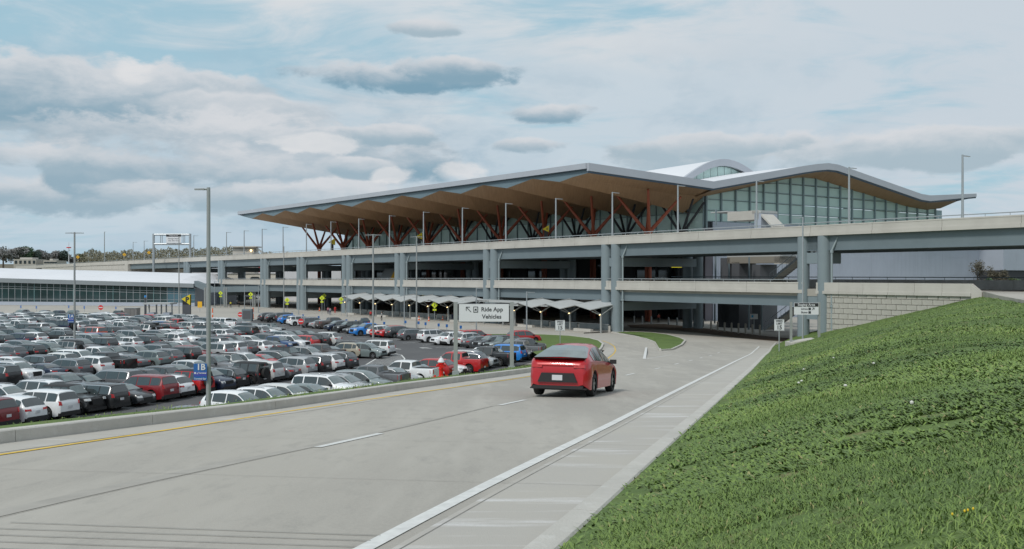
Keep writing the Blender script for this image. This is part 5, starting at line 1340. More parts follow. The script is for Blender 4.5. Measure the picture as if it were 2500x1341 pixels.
# blue row signs on the lamp posts
def rowsign(x0, x1, y0, y1, Y, txt, label):
    c = at((x0+x1)/2, (y0+y1)/2, Y-.25); w, h = (x1-x0)*Y/F, (y1-y0)*Y/F
    t = thing('row_sign', label, 'sign', (c.x, c.y, c.z)); m = MB(); panel(m, w, h, .02); m.build('sign_panel', M_signb, t)
    m = MB(); panel(m, w, h*.26, .01, -.12*h, y=-.016); m.build('stripe', mat('stripe_violet', (.05,.07,.36), .5), t)
    text_part(txt, h*.50, M_signw, t, (w*.06,-.03,h*.28), RX, bold=.012)
    text_part('Terminal', h*.13, M_signw, t, (w*.16,-.03,-h*.06), RX, bold=.003); text_part('Terminal Gar', h*.13, M_signw, t, (0,-.03,-h*.40), RX, bold=.003)
    m = MB(); m.tube((-w*.38,-.025,-h*.06),(-w*.38,-.035,-h*.06), h*.06, n=10); m.build('round_icon', M_signw, t)
    m = MB(); m.add([(-w*.26,-.03,-h*.12),(-w*.22,-.03,0),(-w*.18,-.03,-h*.12)], [(0,1,2)]); m.build('plane_icon', M_signw, t)
rowsign(473, 505, 888, 929, 54.3, '1B', 'blue sign lettered 1B on the nearest tall lamp post')
rowsign(166, 180, 768, 788, 111.8, '1A', 'small blue row sign lettered 1A on the twin-headed lamp post')
# pedestrian and amber diamonds
def diamond(x, yc, yb, r, label, m_, Yfix=None, plate=True, group='fluorescent pedestrian crossing signs', zb=0.):
    p = gp(x, yb) if Yfix is None else at(x, yb, Yfix); k = p.y/F; zc = H-(yc-HY)*k
    t = thing('warning_sign', label, 'sign', (p.x, p.y, 0), group=group)
    m = MB(); m.tube((0,.04,zb),(0,.04,zc), .05, n=6); m.build('post', M_galv, t)
    R_ = r*k; m = MB(); m.prism([(0,-R_),(R_,0),(0,R_),(-R_,0)], -.015, .015); m.v = [(a, c_, b+zc) for (a, b, c_) in m.v]; m.build('diamond_panel', m_, t)
    m = MB(); m.tube((0,-.025,zc+R_*.32),(0,-.03,zc+R_*.32), R_*.12, n=8); m.add([(-.1*R_,-.02,zc+.15*R_),(.12*R_,-.02,zc+.15*R_),(.1*R_,-.02,zc-.15*R_),(.3*R_,-.02,zc-.5*R_),(.12*R_,-.02,zc-.5*R_),(0,-.02,zc-.2*R_),(-.2*R_,-.02,zc-.5*R_),(-.34*R_,-.02,zc-.5*R_),(-.12*R_,-.02,zc-.12*R_)], [tuple(range(9))]); m.build('walking_figure', M_ink, t)
    if plate:
        m = MB(); panel(m, R_*1.1, R_*.55, .02, zc-R_*1.45); pl = m.build('arrow_plate', m_, t)
        m = MB(); m.add([(-.3*R_,-.02,zc-R_*1.45),(0,-.02,zc-R_*1.33),(0,-.02,zc-R_*1.57)], [(0,1,2)]); m.build('arrow', M_ink, pl)
for i, (x, yc, yb, r) in enumerate([(1061,745,786,8),(833,731,772,6),(786,728,770,6.5),(792,722,760,5),(701,733,766,6.5),(612,719,757,6),(538.5,716,752,5.5)]):
    diamond(x, yc, yb, r, f"fluorescent yellow pedestrian sign, {ordw(i+1)} from the right", M_signfy)
for (x, yc, yb, Y, lab) in [(303.5,622,634,None,'amber diamond sign on the ramp left of the gantry'),(363.5,617,629,None,'amber diamond sign beside the gantry leg'),(190,628,640,None,'narrow amber sign on the ramp behind the twin lamp')]:
    s = s_px(x, 1); p = V(s, 1, 0); diamond(x, yc, yb, 4.5, lab, M_signo, p.y, False, 'amber signs on the ramp', zb=zup(s)-1)
def disc(x, yc, yb, r, label):
    p = gp(x, yb); k = p.y/F; zc = H-(yc-HY)*k; t = thing('no_entry_sign', label, 'sign', (p.x, p.y, 0), group='red no entry signs')
    m = MB(); m.tube((0,.04,0),(0,.04,zc), .05, n=6); m.build('post', M_galv, t)
    m = MB(); m.tube((0,0,zc),(0,-.03,zc), r*k, n=20); m.build('disc', M_signr, t)
    m = MB(); panel(m, r*k*1.5, r*k*.34, .01, zc, y=-.04); m.build('white_bar', M_signw, t)
for (x, yc, yb, r, lab) in [(734.5,785,816,7,'red round sign in the middle of the lot aisle'),(909,811,838,7.5,'red round sign behind the twin lamp among the cars'),(586.5,768,781,6,'red round sign at the back of the lot, beside the grey cabinet'),(246,751,772,6,'red round sign in front of the parking hall')]: disc(x, yc, yb, r, lab)
bl = 0
for (x, yt, yb) in [(51,746,760),(89,747,762),(168,746,760),(206,747,764),(283,749,762),(655,763,775),(683,765,778),(713,764,778),(740,768,781),(778,772,785),(812,776,790),(846,780,794),(869,782,796),(901,785,800),(938,786,800),(990,783,797),(1022,785,800),(1039,787,803),(1071,790,806),(1091,792,808),(1125,795,812)]:
    bl += 1; p = gp(x, yb); k = p.y/F; h_ = (yb-yt)*k; t = thing('stall_sign', f"small blue-headed stall sign, {ordw(bl)} from the left", 'sign', (p.x, p.y, 0), group='small blue stall signs')
    m = MB(); m.tube((0,0,0),(0,0,h_), .04, n=5); m.build('post', M_galv, t); m = MB(); m.box(-.17,.17,-.06,-.03,h_*.55,h_); m.build('sign_panel', mat('pale_blue_sign', (.12,.20,.42), .5) if bl < 6 else M_signb, t)
# P totem
p = gp(456, 782); k = p.y/F; t = thing('parking_totem', 'dark totem topped with a yellow wedge lettered P', 'sign', (p.x, p.y, 0))
m = MB(); m.box(-9.5*k, 9.5*k, -.3, .3, 0, 38*k); m.build('pillar', M_dgrey, t)
m = MB(); m.prism([(-12*k,52*k),(9.5*k,63*k),(9.5*k,37*k)], -.34, .34); m.v = [(a, c_, b) for (a, b, c_) in m.v]; o = m.build('yellow_wedge', M_signy, t); recalc(o.data)
m = MB(); m.prism([(-9.5*k,38*k),(9.5*k,38*k),(9.5*k,62*k),(-9.5*k,48*k)], -.28, .28); m.v = [(a, c_, b) for (a, b, c_) in m.v]; o = m.build('black_back', M_signk, t); recalc(o.data)
text_part('P', 17*k, M_ink, t, (2.5*k, -.38, 50*k), RX, bold=.06)
# yellow wayfinding wedges on the departures level
for (x, yc, D, txt, lab) in [(1333,560,20,'4','yellow wedge sign on a dark pole at the fourth red column'),(811,592,20,'1','yellow wedge sign beside the dark kiosk at the left end'),(1024,578,20,'2','yellow wedge sign half hidden behind the sixth deck lamp')]:
    s = s_px(x, D); p = V(s, D, 0); k = p.y/F; zc = H-(yc-HY)*k; t = thing('door_sign', lab, 'sign', (p.x, p.y, 0), group='yellow door number signs')
    m = MB(); m.box(-.35,.35,-.2,.2,zup(s)-1.05,zc+.4); m.build('pillar', M_signk, t); m = MB(); m.prism([(-9*k,zc),(7*k,zc+10*k),(7*k,zc-7*k)], -.24, .24); m.v = [(a, c_, b) for (a, b, c_) in m.v]; o = m.build('yellow_wedge', M_signy, t); recalc(o.data)
    text_part(txt, 9*k, M_ink, t, (2*k,-.26,zc), RX)
for (x, y, lv, lab) in [(1343,645,1,'lit yellow strip sign under the upper deck, rightmost'),(808,655,1,'lit yellow strip sign under the upper deck, leftmost'),(1652,651,1,'small yellow strip sign under the deck by the red pair'),(1344,730,0,'yellow strip sign under the lower deck above the shelter'),(807,715,0,'yellow strip sign under the lower deck at the left'),(1033,722,0,'yellow strip sign under the lower deck in the middle')]:
    s = s_px(x, 20); p = V(s, 20, 0); z = H-(y-HY)*p.y/F; t = thing('strip_sign', lab, 'sign', (p.x, p.y, z), group='yellow strip signs under the decks')
    m = MB(); m.box(-.85,.85,-.08,.08,-.16,.16); m.build('panel', mat('lit_yellow', (.7,.6,.02), .5, emis=((1,.85,.05), .55)), t); m = MB(); m.box(-.03,.03,-.03,.03,.16,1.2); m.build('hanger', M_dgrey, t)
# gantry
sa, sb = s_px(374, 2), s_px(466, -1); pa, pb = V(sa, 2, 0), V(sb, -1, 0); g0 = at(374, 572, pa.y); 
Yg = (pa.y+pb.y)/2; ga, gb_ = at(375, 634, Yg), at(464, 630, Yg)
t = thing('sign_gantry', 'silver overhead gantry on the ramp holding a black and white sign', 'sign gantry', (ga.x, Yg, 0)); k = Yg/F; wG = gb_.x-ga.x
for x in (0, wG):
    m = MB(); m.tube((x,0,ga.z-9),(x,0,ga.z+63*k), 2.9*k, n=10); m.build('leg', M_galv, t)
for dz in (61, 38): m = MB(); m.tube((0,0,ga.z+dz*k),(wG,0,ga.z+dz*k), .34, n=8); m.build('beam', M_galv, t)
for x in (17, 21, 72, 76): m = MB(); m.tube((x*k,0,ga.z+38*k),(x*k,0,ga.z+61*k), .13, n=6); m.build('strut', M_galv, t)
m = MB(); m.box(32*k, 68*k, -.5, -.3, ga.z+40*k, ga.z+61*k); m.build('sign_panel', M_signw, t); m = MB(); m.box(32*k, 68*k, -.56, -.5, ga.z+56*k, ga.z+61.5*k); m.build('header', M_signk, t)
text_part('Departures', 4.6*k, M_signw, t, (50*k,-.6,ga.z+58.7*k), RX); text_part('Passenger Dropoff', 3.6*k, M_ink, t, (50*k,-.56,ga.z+51*k), RX); text_part('Valet  Short Term', 3.6*k, M_ink, t, (50*k,-.56,ga.z+46*k), RX)
# ------------------------------------------------------------ hydrant
p = at(1077, 921, 45.2); sc = 52*45.2/F/1.0
t = thing('fire_hydrant', 'red fire hydrant with white bonnet behind the tall kerb', 'hydrant', (p.x, p.y, p.z))
t.scale = (sc,)*3; t.rotation_euler = (0,0,.3)
m = MB(); m.lathe([(.15,0),(.15,.05),(.10,.06),(.10,.36),(.14,.37),(.14,.41),(.10,.42),(.11,.60),(.15,.62),(.15,.68),(.12,.70)], n=20); m.build('barrel', M_red, t, smooth=35)
m = MB(); m.lathe([(.17,.70),(.17,.73),(.14,.77),(.11,.84),(.06,.90),(.035,.91),(.035,.97)], n=20); m.build('bonnet', M_signw, t, smooth=40)
for (v, r) in (((0,-.2,.52),.085), ((.19,0,.55),.065), ((-.19,0,.55),.065)):
    m = MB(); m.tube((v[0]*.3,v[1]*.3,v[2]), v, r*.8, n=12); m.tube(v, (v[0]*1.2,v[1]*1.2,v[2]), r, n=8); m.build('nozzle_cap', M_red, t)
m = MB(); m.box(-.42,.42,-.16,.16,-.05,.02); m.tube((-.3,0,0),(-.3,0,.10),.05,n=8); m.tube((.3,0,0),(.3,0,.10),.05,n=8); m.build('base_flange', M_red, t)
# ------------------------------------------------------------ bus shelters
sh = [(845,905,0),(905,960,1),(960,1030,0),(1030,1108,1),(1108,1160,2),(1160,1200,2),(1200,1262,2),(1262,1330,0),(1330,1395,1),(1395,1468,0)]
def shelter(x0, x1, label, frames, kinds):
    s0, s1 = s_px(x1, -2.2), s_px(x0, -2.2); t = thing('bus_shelter', label, 'bus shelter'); n = frames; w = (s1-s0)/n
    for i in range(n):
        a, b = s0+i*w, s0+(i+1)*w; md = (a+b)/2; zr, zv = 4.0, 3.35
        m = MB()
        # folded plates: ridge in the middle of each bay, valleys on the posts, wings lifted at the back
        for (u, v, zu, zw) in ((a, md, zv, zr), (md, b, zr, zv)):
            m.hexa([V(u,-4.6,zu),V(v,-4.6,zw),V(v,.4,zw+.55),V(u,.4,zu+.75),V(u,-4.6,zu+.13),V(v,-4.6,zw+.13),V(v,.4,zw+.68),V(u,.4,zu+.88)])
        m.build('canopy_plate', M_canopy, t)
        m = MB(); m.hexa([V(md-.9,-4.9,zr-.35),V(md+.9,-4.9,zr-.35),V(md+.3,-3.2,zr-.1),V(md-.3,-3.2,zr-.1),V(md-.9,-4.9,zr-.25),V(md+.9,-4.9,zr-.25),V(md+.3,-3.2,zr+.0),V(md-.3,-3.2,zr+.0)]); m.build('fascia_fold', M_canopy, t) if i % 3 == 1 else None
    for i in range(n+1):
        a = s0+i*w
        m = MB(); m.tube(V(a,-2.6,0), V(a,-2.6,2.75), .15, n=8); m.tube(V(a,-2.6,2.6), V(a,-4.3,3.2), .07, n=6); m.tube(V(a,-2.6,2.6), V(a,0,3.9), .07, n=6)
        po = m.build('post', M_pole, t)
        m = MB(); m.tube(V(a,-2.85,2.62), V(a,-2.85,2.74), .11, n=8); m.build('lamp', M_lamp, po)
        for sg in (-1, 1):
            if 0 <= i+sg*.5 <= n:
                m = MB(); m.tube(V(a,-2.6,2.7), V(a+sg*w/2,-2.6,4.2), .07, n=6); m.build('rafter', M_pole, t)
    for i in range(n):
        a = s0+i*w
        m = MB(); m.box(0,1,0,1,0,1) if False else None
        m = MB(); vbox(m, a+.3, a+w-.3, -1.0, -.92, .35, 1.15); m.build('glass_screen', mat('screen_glass', (.16,.19,.20), .15), t)
        if i % 2 == 0:
            m = MB(); vbox(m, a+w*.2, a+w*.75, -3.4, -2.9, 0, .5); m.build('bench', M_conc, t)
    m = MB(); vbox(m, s0, s1, -.85, -.7, 0, 1.0); m.build('low_wall', M_conc, t)
    m = MB(); vbox(m, s0, s1, -1.0, -.95, 1.15, 1.22); m.build('handrail', M_pole, t)
    return t
shelter(848, 1150, 'long white folded-roof bus shelter left of the ride app sign', 7, None)
shelter(1262, 1472, 'white folded-roof bus shelter between the ride app sign and the second pier', 3, None)
t = thing('flat_canopy', 'pair of raised flat white canopies showing above the ride app sign', 'canopy')
for (x0, x1, y) in ((1152,1212,735),(1178,1282,738),(1215,1283,745)):
    s = s_px(x1, -3), s_px(x0, -3); p = V(s[0], -3, 0); z = H-(y-HY)*p.y/F
    m = MB(); vbox(m, s[0], s[1], -4.5, -1.5, z-.14, z+.14); m.build('roof_plate', M_canopy, t)
    m = MB(); m.tube(V((s[0]+s[1])/2,-3,0), V((s[0]+s[1])/2,-3,z-.1), .15, n=8); m.build('post', M_pole, t)
m = MB(); m.poly([V(-14,-5.6,.13),V(150,-5.6,.13),V(150,-.8,.13),V(-14,-.8,.13)]); m.poly([V(-14,-5.6,-.02),V(150,-5.6,-.02),V(150,-5.6,.13),V(-14,-5.6,.13)]); m.build('pavement', M_apron, kind='structure')
# ------------------------------------------------------------ stair tower and walkways right of the terminal
st = thing('stair_tower', 'white canopied stair and lift tower between the decks right of the terminal', 'stair tower')
def dbox(x0, x1, D0, D1, z0, z1, m_, nm):
    s0, s1 = s_px(x1, D0), s_px(x0, D0); m = MB(); vbox(m, s0, s1, D0, D1, z0, z1); return m.build(nm, m_, st)
zz = lambda x, y, D: z_px(x, y, D)
for (x0, x1, y0, y1, m_, nm) in [(1776,1852,516,538,M_conc,'canopy_box'),(1735,1776,516.5,519,M_canopy,'canopy_wing'),(1836,1858,515,522,M_canopy,'canopy_cap'),(1842,1858,520,560,M_side,'lift_shaft'),
        (1775,1905,622,627,M_canopy,'canopy_wing'),(1775,1903,627,643,M_bollard,'canopy_underside'),(1890,1903,627,645,M_conc,'canopy_box'),
        (1759,1782,630,790,M_dgrey,'lift_shaft'),(1786,1805,640,684,M_dgrey,'lift_shaft'),(1836,1856,646,684,M_dgrey,'lift_shaft'),(1752,1804,742,805,M_dark,'lift_shaft'),(1836,1857,742,808,M_dgrey,'lift_shaft')]:
    D = 24 if y1 > 600 else 26
    dbox(x0, x1, D, D+4, zz((x0+x1)/2, y1, D), zz((x0+x1)/2, y0, D), m_, nm)
for (x, y0, y1) in [(1748,512,550),(1747,618,684),(1829,628,684),(1780,644,684),(1745,742,790),(1828,744,812),(1860,742,812)]:
    s = s_px(x, 22); m = MB(); m.tube(V(s,22,zz(x,y1,22)), V(s,22,zz(x,y0,22)), .14, n=8); m.build('post', M_steel, st)
def flight(xa, ya, xb, yb, D, w=2.2):
    sa, sb = s_px(xa, D), s_px(xb, D); za, zb = zz(xa, ya, D), zz(xb, yb, D); n = 16
    for i in range(n):
        u = sa+(sb-sa)*i/n; v = sa+(sb-sa)*(i+1)/n; z = za+(zb-za)*(i+1)/n; m = MB(); vbox(m, min(u,v), max(u,v), D, D+w, z-.30, z); m.build('step', M_bollard, st)
    for DD in (D-.05, D+w):
        m = MB(); a, b = V(sa, DD, za), V(sb, DD, zb); e = Vector((0,0,1.0)); m.hexa([a-Vector((0,0,.25)), b-Vector((0,0,.25)), b-Vector((0,0,.25))+DV*.06, a-Vector((0,0,.25))+DV*.06, a+Vector((0,0,.12)), b+Vector((0,0,.12)), b+Vector((0,0,.12))+DV*.06, a+Vector((0,0,.12))+DV*.06]); m.build('stringer', M_galv, st)
        m = MB(); m.tube(a+e, b+e, .05, n=6)
        for q in range(9): c_ = a+(b-a)*q/8; m.tube(c_, c_+e, .025, n=4)
        m.build('handrail', M_galv, st)
flight(1865, 805, 1950, 742, 20); flight(1880, 684, 1962, 618, 20)
dbox(1880, 1945, 21, 25, zz(1910,742,21)-.2, zz(1910,742,21)+.2, M_dark, 'landing')
m = MB(); a, b = V(s_px(1858,26),26,zz(1858,528,26)), V(s_px(1886,26),26,zz(1886,557,26)); m.hexa([a,b,b+DV*3,a+DV*3,a+Vector((0,0,.35)),b+Vector((0,0,.35)),b+DV*3+Vector((0,0,.35)),a+DV*3+Vector((0,0,.35))]); m.build('sloping_roof', M_conc, st)
m = MB(); a, b = V(s_px(1858,24),24,zz(1858,622,24)), V(s_px(1912,24),24,zz(1912,612,24)); m.hexa([a,b,b+DV*3+Vector((0,0,1)),a+DV*3+Vector((0,0,1)),a+Vector((0,0,.2)),b+Vector((0,0,.2)),b+DV*3+Vector((0,0,1.2)),a+DV*3+Vector((0,0,1.2))]); m.build('sloping_roof', M_canopy, st)
t = thing('bay_sign', 'small white and blue sign on a pole beside the stairs', 'sign'); s = s_px(1841, 14); p = V(s, 14, 0); z = z_px(1841, 773, 14)
m = MB(); m.box(p.x-.55,p.x+.55,p.y-.03,p.y+.03,z-.38,z+.38); m.build('sign_panel', M_signw, t); m = MB(); m.box(p.x-.4,p.x-.1,p.y-.05,p.y-.03,z-.15,z+.2); m.build('blue_symbol', mat('sky_blue_sign', (.05,.35,.6), .5), t)
m = MB(); m.tube((p.x,p.y+.06,0),(p.x,p.y+.06,z+.3),.05,n=6); m.build('post', M_galv, t)
# planting beds and bollards
m = MB(); m.poly([gp(x, y, .03) for x, y in [(1530,793),(1620,791),(1735,803),(1800,812),(1870,821),(1950,828),(1950,836),(1860,830),(1780,822),(1700,812),(1620,804),(1540,800)]]); m.build('mulch_bed', M_mulch, kind='structure')
bn = 0
for (x, yt, yb) in [(1736,785,806),(1752,786,808),(1769,788,811),(1786,789,812),(1803,790,815),(1820,791,816),(1837,793,818),(1855,794,820)]:
    bn += 1; p = gp(x, yb); t = thing('bollard', f"bronze bollard by the stair foot, {ordw(bn)} from the left", 'bollard', (p.x, p.y, 0), group='bollards by the stair foot')
    h_ = (yb-yt)*p.y/F; m = MB(); m.tube((0,0,0),(0,0,h_), .14, n=10); m.build('shaft', M_bollard, t); m = MB(); m.lathe([(.14,h_),(.12,h_+.04),(.05,h_+.06)], n=10); m.build('cap', M_bollard, t)
bn = 0
for x in (1548,1568,1590,1632,1653,1674,1695,1717):
    bn += 1; s = s_px(x, 22); p = V(s, 22, 0); t = thing('bollard', f"pale bollard under the viaduct at the terminal door, {ordw(bn)} from the left", 'bollard', (p.x, p.y, 0), group='bollards under the viaduct')
    m = MB(); m.tube((0,0,0),(0,0,1.25), .15, n=10); m.build('shaft', M_pole, t); m = MB(); m.lathe([(.15,1.25),(.12,1.30),(.05,1.32)], n=10); m.build('cap', M_pole, t)
cn = 0
for (x, yb) in [(1023,784),(1047,786),(1081,784),(519,781),(618,779),(507,748),(780,760),(635,748)]:
    cn += 1; p = gp(x, yb); tall = x in (519, 618); h_ = 2.2 if tall else .95
    t = thing('traffic_cone', ('orange channelizer post beside the no entry sign' if x == 618 else 'orange channelizer post right of the P totem' if tall else f"orange traffic cone on the pavement, {['','leftmost of the three by the shelter','middle of the three by the shelter','rightmost of the three by the shelter','','','in front of the walkway post','between the two dark openings','beside the eighth pier'][cn]}"), 'cone', (p.x, p.y, 0), group='orange cones and posts')
    m = MB(); m.lathe([(.19 if not tall else .12,.05),(.05 if not tall else .1,h_)], n=10); m.build('body', M_orange, t)
    m = MB(); m.lathe([(.145 if not tall else .125,h_*.45),(.115 if not tall else .12,h_*.6)], n=10); m.build('band', M_signw, t); m = MB(); m.box(-.25,.25,-.25,.25,0,.05); m.build('base', M_black, t)
# back-of-lot furniture
p = gp(323, 777); t = thing('utility_cabinet', 'grey utility cabinet box behind the parked cars', 'cabinet', (p.x, p.y, 0)); k = p.y/F
m = MB(); m.box(-15*k,15*k,-1,1,0,24*k); m.build('cabinet_body', mat('cabinet_grey', (.22,.215,.21), .6, var=.05, scale=.5), t); m = MB(); m.box(-16*k,16*k,-1.1,1.1,24*k,25.2*k); m.build('lid', M_pole, t)
for dx in (-5, 5): m = MB(); m.box((dx-4.6)*k,(dx+4.6)*k,-1.05,-1.0,2*k,22*k); m.build('door', mat('cabinet_door', (.20,.195,.19), .6), t)
p = gp(620, 784); t = thing('pay_station', 'grey slotted metal box right of the no entry sign', 'cabinet', (p.x-1.2, p.y, 0)); m = MB(); m.box(-.9,.9,-.6,.6,0,2.2); m.build('cabinet_body', M_steel, t); m = MB(); m.box(-.7,.7,-.65,-.6,.4,1.9); m.build('door', M_dgrey, t)
p = gp(392, 783); k = p.y/F; t = thing('entry_canopy', 'white framed entry canopy over two white booths', 'canopy', (p.x, p.y, 0))
m = MB(); m.box(-34*k,32*k,-2,2,40*k,44*k); m.build('roof_plate', M_canopy, t)
for dx in (-28,-10,2,14,28): m = MB(); m.box((dx-1)*k,(dx+1)*k,-.2,.2,0,40*k); m.build('post', M_canopy, t)
for dx in (-20, 18): m = MB(); m.box((dx-8)*k,(dx+8)*k,-1,1,0,20*k); m.build('booth', M_side, t)
p = gp(355, 780); t = thing('help_point', 'dark blue-topped help point pole left of the entry canopy', 'help point', (p.x, p.y, 0)); m = MB(); m.tube((0,0,0),(0,0,4.2),.22,n=10); m.build('pillar', M_dgrey, t); m = MB(); m.tube((0,0,4.2),(0,0,4.6),.2,n=10); m.build('blue_light', mat('blue_beacon', (.05,.3,.7), .4), t)
p = gp(437, 774); t = thing('notice_post', 'small amber notice board post near the parking hall corner', 'sign', at(488,760,262)*1.0 if False else (gp(488,762).x, gp(488,762).y, 0)); m = MB(); m.tube((0,0,0),(0,0,1.8),.06,n=6); m.build('post', M_galv, t); m = MB(); m.box(-.5,.5,-.05,.0,1.0,2.4); m.build('board', M_signo, t)
# white arched hangars and red sheds seen under the left end of the viaduct
hg = thing('hangar', 'white arched fabric hangar seen under the left end of the viaduct', 'building')
for (x0, x1, y0, y1, Y) in [(430,560,652,690,380),(480,620,656,690,400)]:
    a, b = at(x0, y1, Y), at(x1, y1, Y); w = (b.x-a.x); hh = at(0,y0,Y).z-0; m = MB(); N = 12
    pts = [(a.x+w*(.5-.5*math.cos(math.pi*i/N)), hh*math.sin(math.pi*i/N)**.8 if 0 < i < N else 0) for i in range(N+1)]
    for (u, v), (u2, v2) in zip(pts, pts[1:]): m.quad((u,Y,v),(u2,Y,v2),(u2,Y+40,v2),(u,Y+40,v))
    m.poly([(u,Y+.1,v) for u, v in pts]); m.build('arched_roof', M_rooftop, hg)
for (x0, x1, y0, y1, Y, m_, lab) in [(545,640,650,664,420,M_signr,'long red shed roof seen between the piers'),(690,790,655,692,330,M_rooftop,'white truck box trailer seen between the piers'),(555,745,668,692,360,mat('cream_wall',(.55,.52,.45),.7),'cream low building seen between the piers'),(790,850,655,690,330,M_rooftop,'white panel building beyond the sixth pier')]:
    a, b = at(x0, y1, Y), at(x1, y0, Y); t = thing('shed', lab, 'building'); m = MB(); m.box(a.x, b.x, Y, Y+12, 0, b.z); m.build('wall', m_, t); m = MB(); m.box(a.x-.3, b.x+.3, Y-.4, Y+12.4, b.z, b.z+.4); m.build('roof', M_rooftop if m_ is not M_signr else M_signr, t)
t = thing('control_hut', 'small flat-roofed concrete stair head on the upper deck skyline left of the terminal', 'building')
a = at(568, 618, 330); k = 330/F; m = MB(); m.box(a.x,a.x+52*k,330,336,9,a.z+10*k); m.build('wall', M_conc, t); m = MB(); m.box(a.x-.6,a.x+60*k,329,337,a.z+14*k,a.z+16.5*k); m.box(a.x,a.x+52*k,330.5,335,a.z+10*k,a.z+14*k); m.build('roof', M_conc, t)
m = MB(); m.hexa([(a.x+52*k,330,a.z+16*k),(a.x+70*k,330,a.z),(a.x+70*k,333,a.z),(a.x+52*k,333,a.z+16*k),(a.x+50*k,330,a.z+17.5*k),(a.x+72*k,330,a.z+1*k),(a.x+72*k,333,a.z+1*k),(a.x+50*k,333,a.z+17.5*k)]); m.build('sloping_parapet', M_conc, t)
m = MB(); m.tube((a.x+46*k,329.5,a.z+6*k),(a.x+46*k,329.2,a.z+6*k), .3, n=10); m.build('lamp', M_lamp, t)
# ------------------------------------------------------------ people
def person_mesh():
    me = bpy.data.meshes.new('p'); 
    J = [(0,0,.95),(0,.0,1.12),(0,0,1.36),(0,.01,1.50),(0,.02,1.62),(0,.02,1.74),(.10,0,.90),(.12,.02,.50),(.12,-.02,.08),(.12,.12,.03),(-.10,0,.90),(-.13,.12,.50),(-.13,.02,.08),(-.13,.16,.03),(.19,0,1.40),(.24,-.03,1.12),(.24,.08,.88),(.24,.10,.80),(-.19,0,1.40),(-.24,-.03,1.12),(-.24,.06,.88),(-.24,.08,.80)]
    Ed = [(0,1),(1,2),(2,3),(3,4),(4,5),(0,6),(6,7),(7,8),(8,9),(0,10),(10,11),(11,12),(12,13),(2,14),(14,15),(15,16),(16,17),(2,18),(18,19),(19,20),(20,21)]
    Rr = [.14,.13,.155,.055,.095,.085,.095,.065,.045,.045,.095,.065,.045,.045,.065,.045,.035,.03,.065,.045,.035,.03]
    me.from_pydata(J, Ed, []); o = bpy.data.objects.new('p', me); COL.objects.link(o)
    m = o.modifiers.new('s', 'SKIN'); 
    for i, r in enumerate(Rr): me.skin_vertices[0].data[i].radius = (r, r*.8 if i < 3 else r)
    me.skin_vertices[0].data[0].use_root = True
    o.modifiers.new('ss', 'SUBSURF').levels = 1
    dg = bpy.context.evaluated_depsgraph_get(); out = bpy.data.meshes.new_from_object(o.evaluated_get(dg)); bpy.data.objects.remove(o); return out
PM = person_mesh()
def person(p, shirt, trousers, rz, label, h=1.0):
    me = PM.copy(); me.name = 'person'; me.materials.clear()
    for m_ in (M_skin, shirt, trousers, M_hair, M_black): me.materials.append(m_)
    for f in me.polygons:
        c = f.center; z = c.z
        f.material_index = 4 if z < .1 else 2 if z < .98 and abs(c.x) < .22 else 1 if z < 1.47 and not (abs(c.x) > .2 and z < 1.0) else 3 if (z > 1.70 or (z > 1.58 and c.y < -.01)) else 0
        f.use_smooth = True
    o = link(bpy.data.objects.new('person', me), None, label, 'person', 'people near the terminal', loc=p, rz=rz); o.scale = (.94*h,)*3
def cl(n, c): return mat('cloth_'+n, c, .8)
for (x, yb, sh_, tr, rz, lab) in [(905,779,cl('red',(.5,.03,.03)),cl('black',(.02,.02,.02)),.4,'person in a red top standing under the bus shelter'),(932,783,cl('white',(.5,.5,.5)),cl('black',(.02,.02,.02)),1.2,'person in a white top sitting area of the bus shelter'),
    (1092,785,cl('tan',(.3,.25,.2)),cl('black',(.02,.02,.02)),0,'person in tan clothes by the shelter post left of the sign'),(1105,786,cl('navy',(.02,.03,.07)),cl('navy',(.02,.03,.07)),.6,'person in navy carrying bags left of the ride app sign'),
    (1608,788,cl('coral',(.55,.12,.08)),cl('black',(.02,.02,.02)),-.5,'person in a coral shirt walking under the viaduct'),(563,751,cl('yellow',(.5,.45,.05)),cl('black',(.02,.02,.02)),.2,'person in a yellow vest under the walkway'),
    (584,752,cl('black',(.02,.02,.02)),cl('black',(.02,.02,.02)),.9,'person in black walking right of the yellow vest'),(801,768,cl('pink',(.4,.15,.18)),cl('navy',(.02,.03,.07)),.1,'person in pink crossing the bus road'),(806,770,cl('grey',(.3,.3,.32)),cl('denim',(.05,.08,.15)),.5,'person in grey crossing the bus road beside the one in pink'),(818,766,cl('red',(.5,.03,.03)),cl('red',(.5,.03,.03)),.3,'person in red right of the pair crossing the bus road')]:
    person(gp(x, yb), sh_, tr, rz, lab)
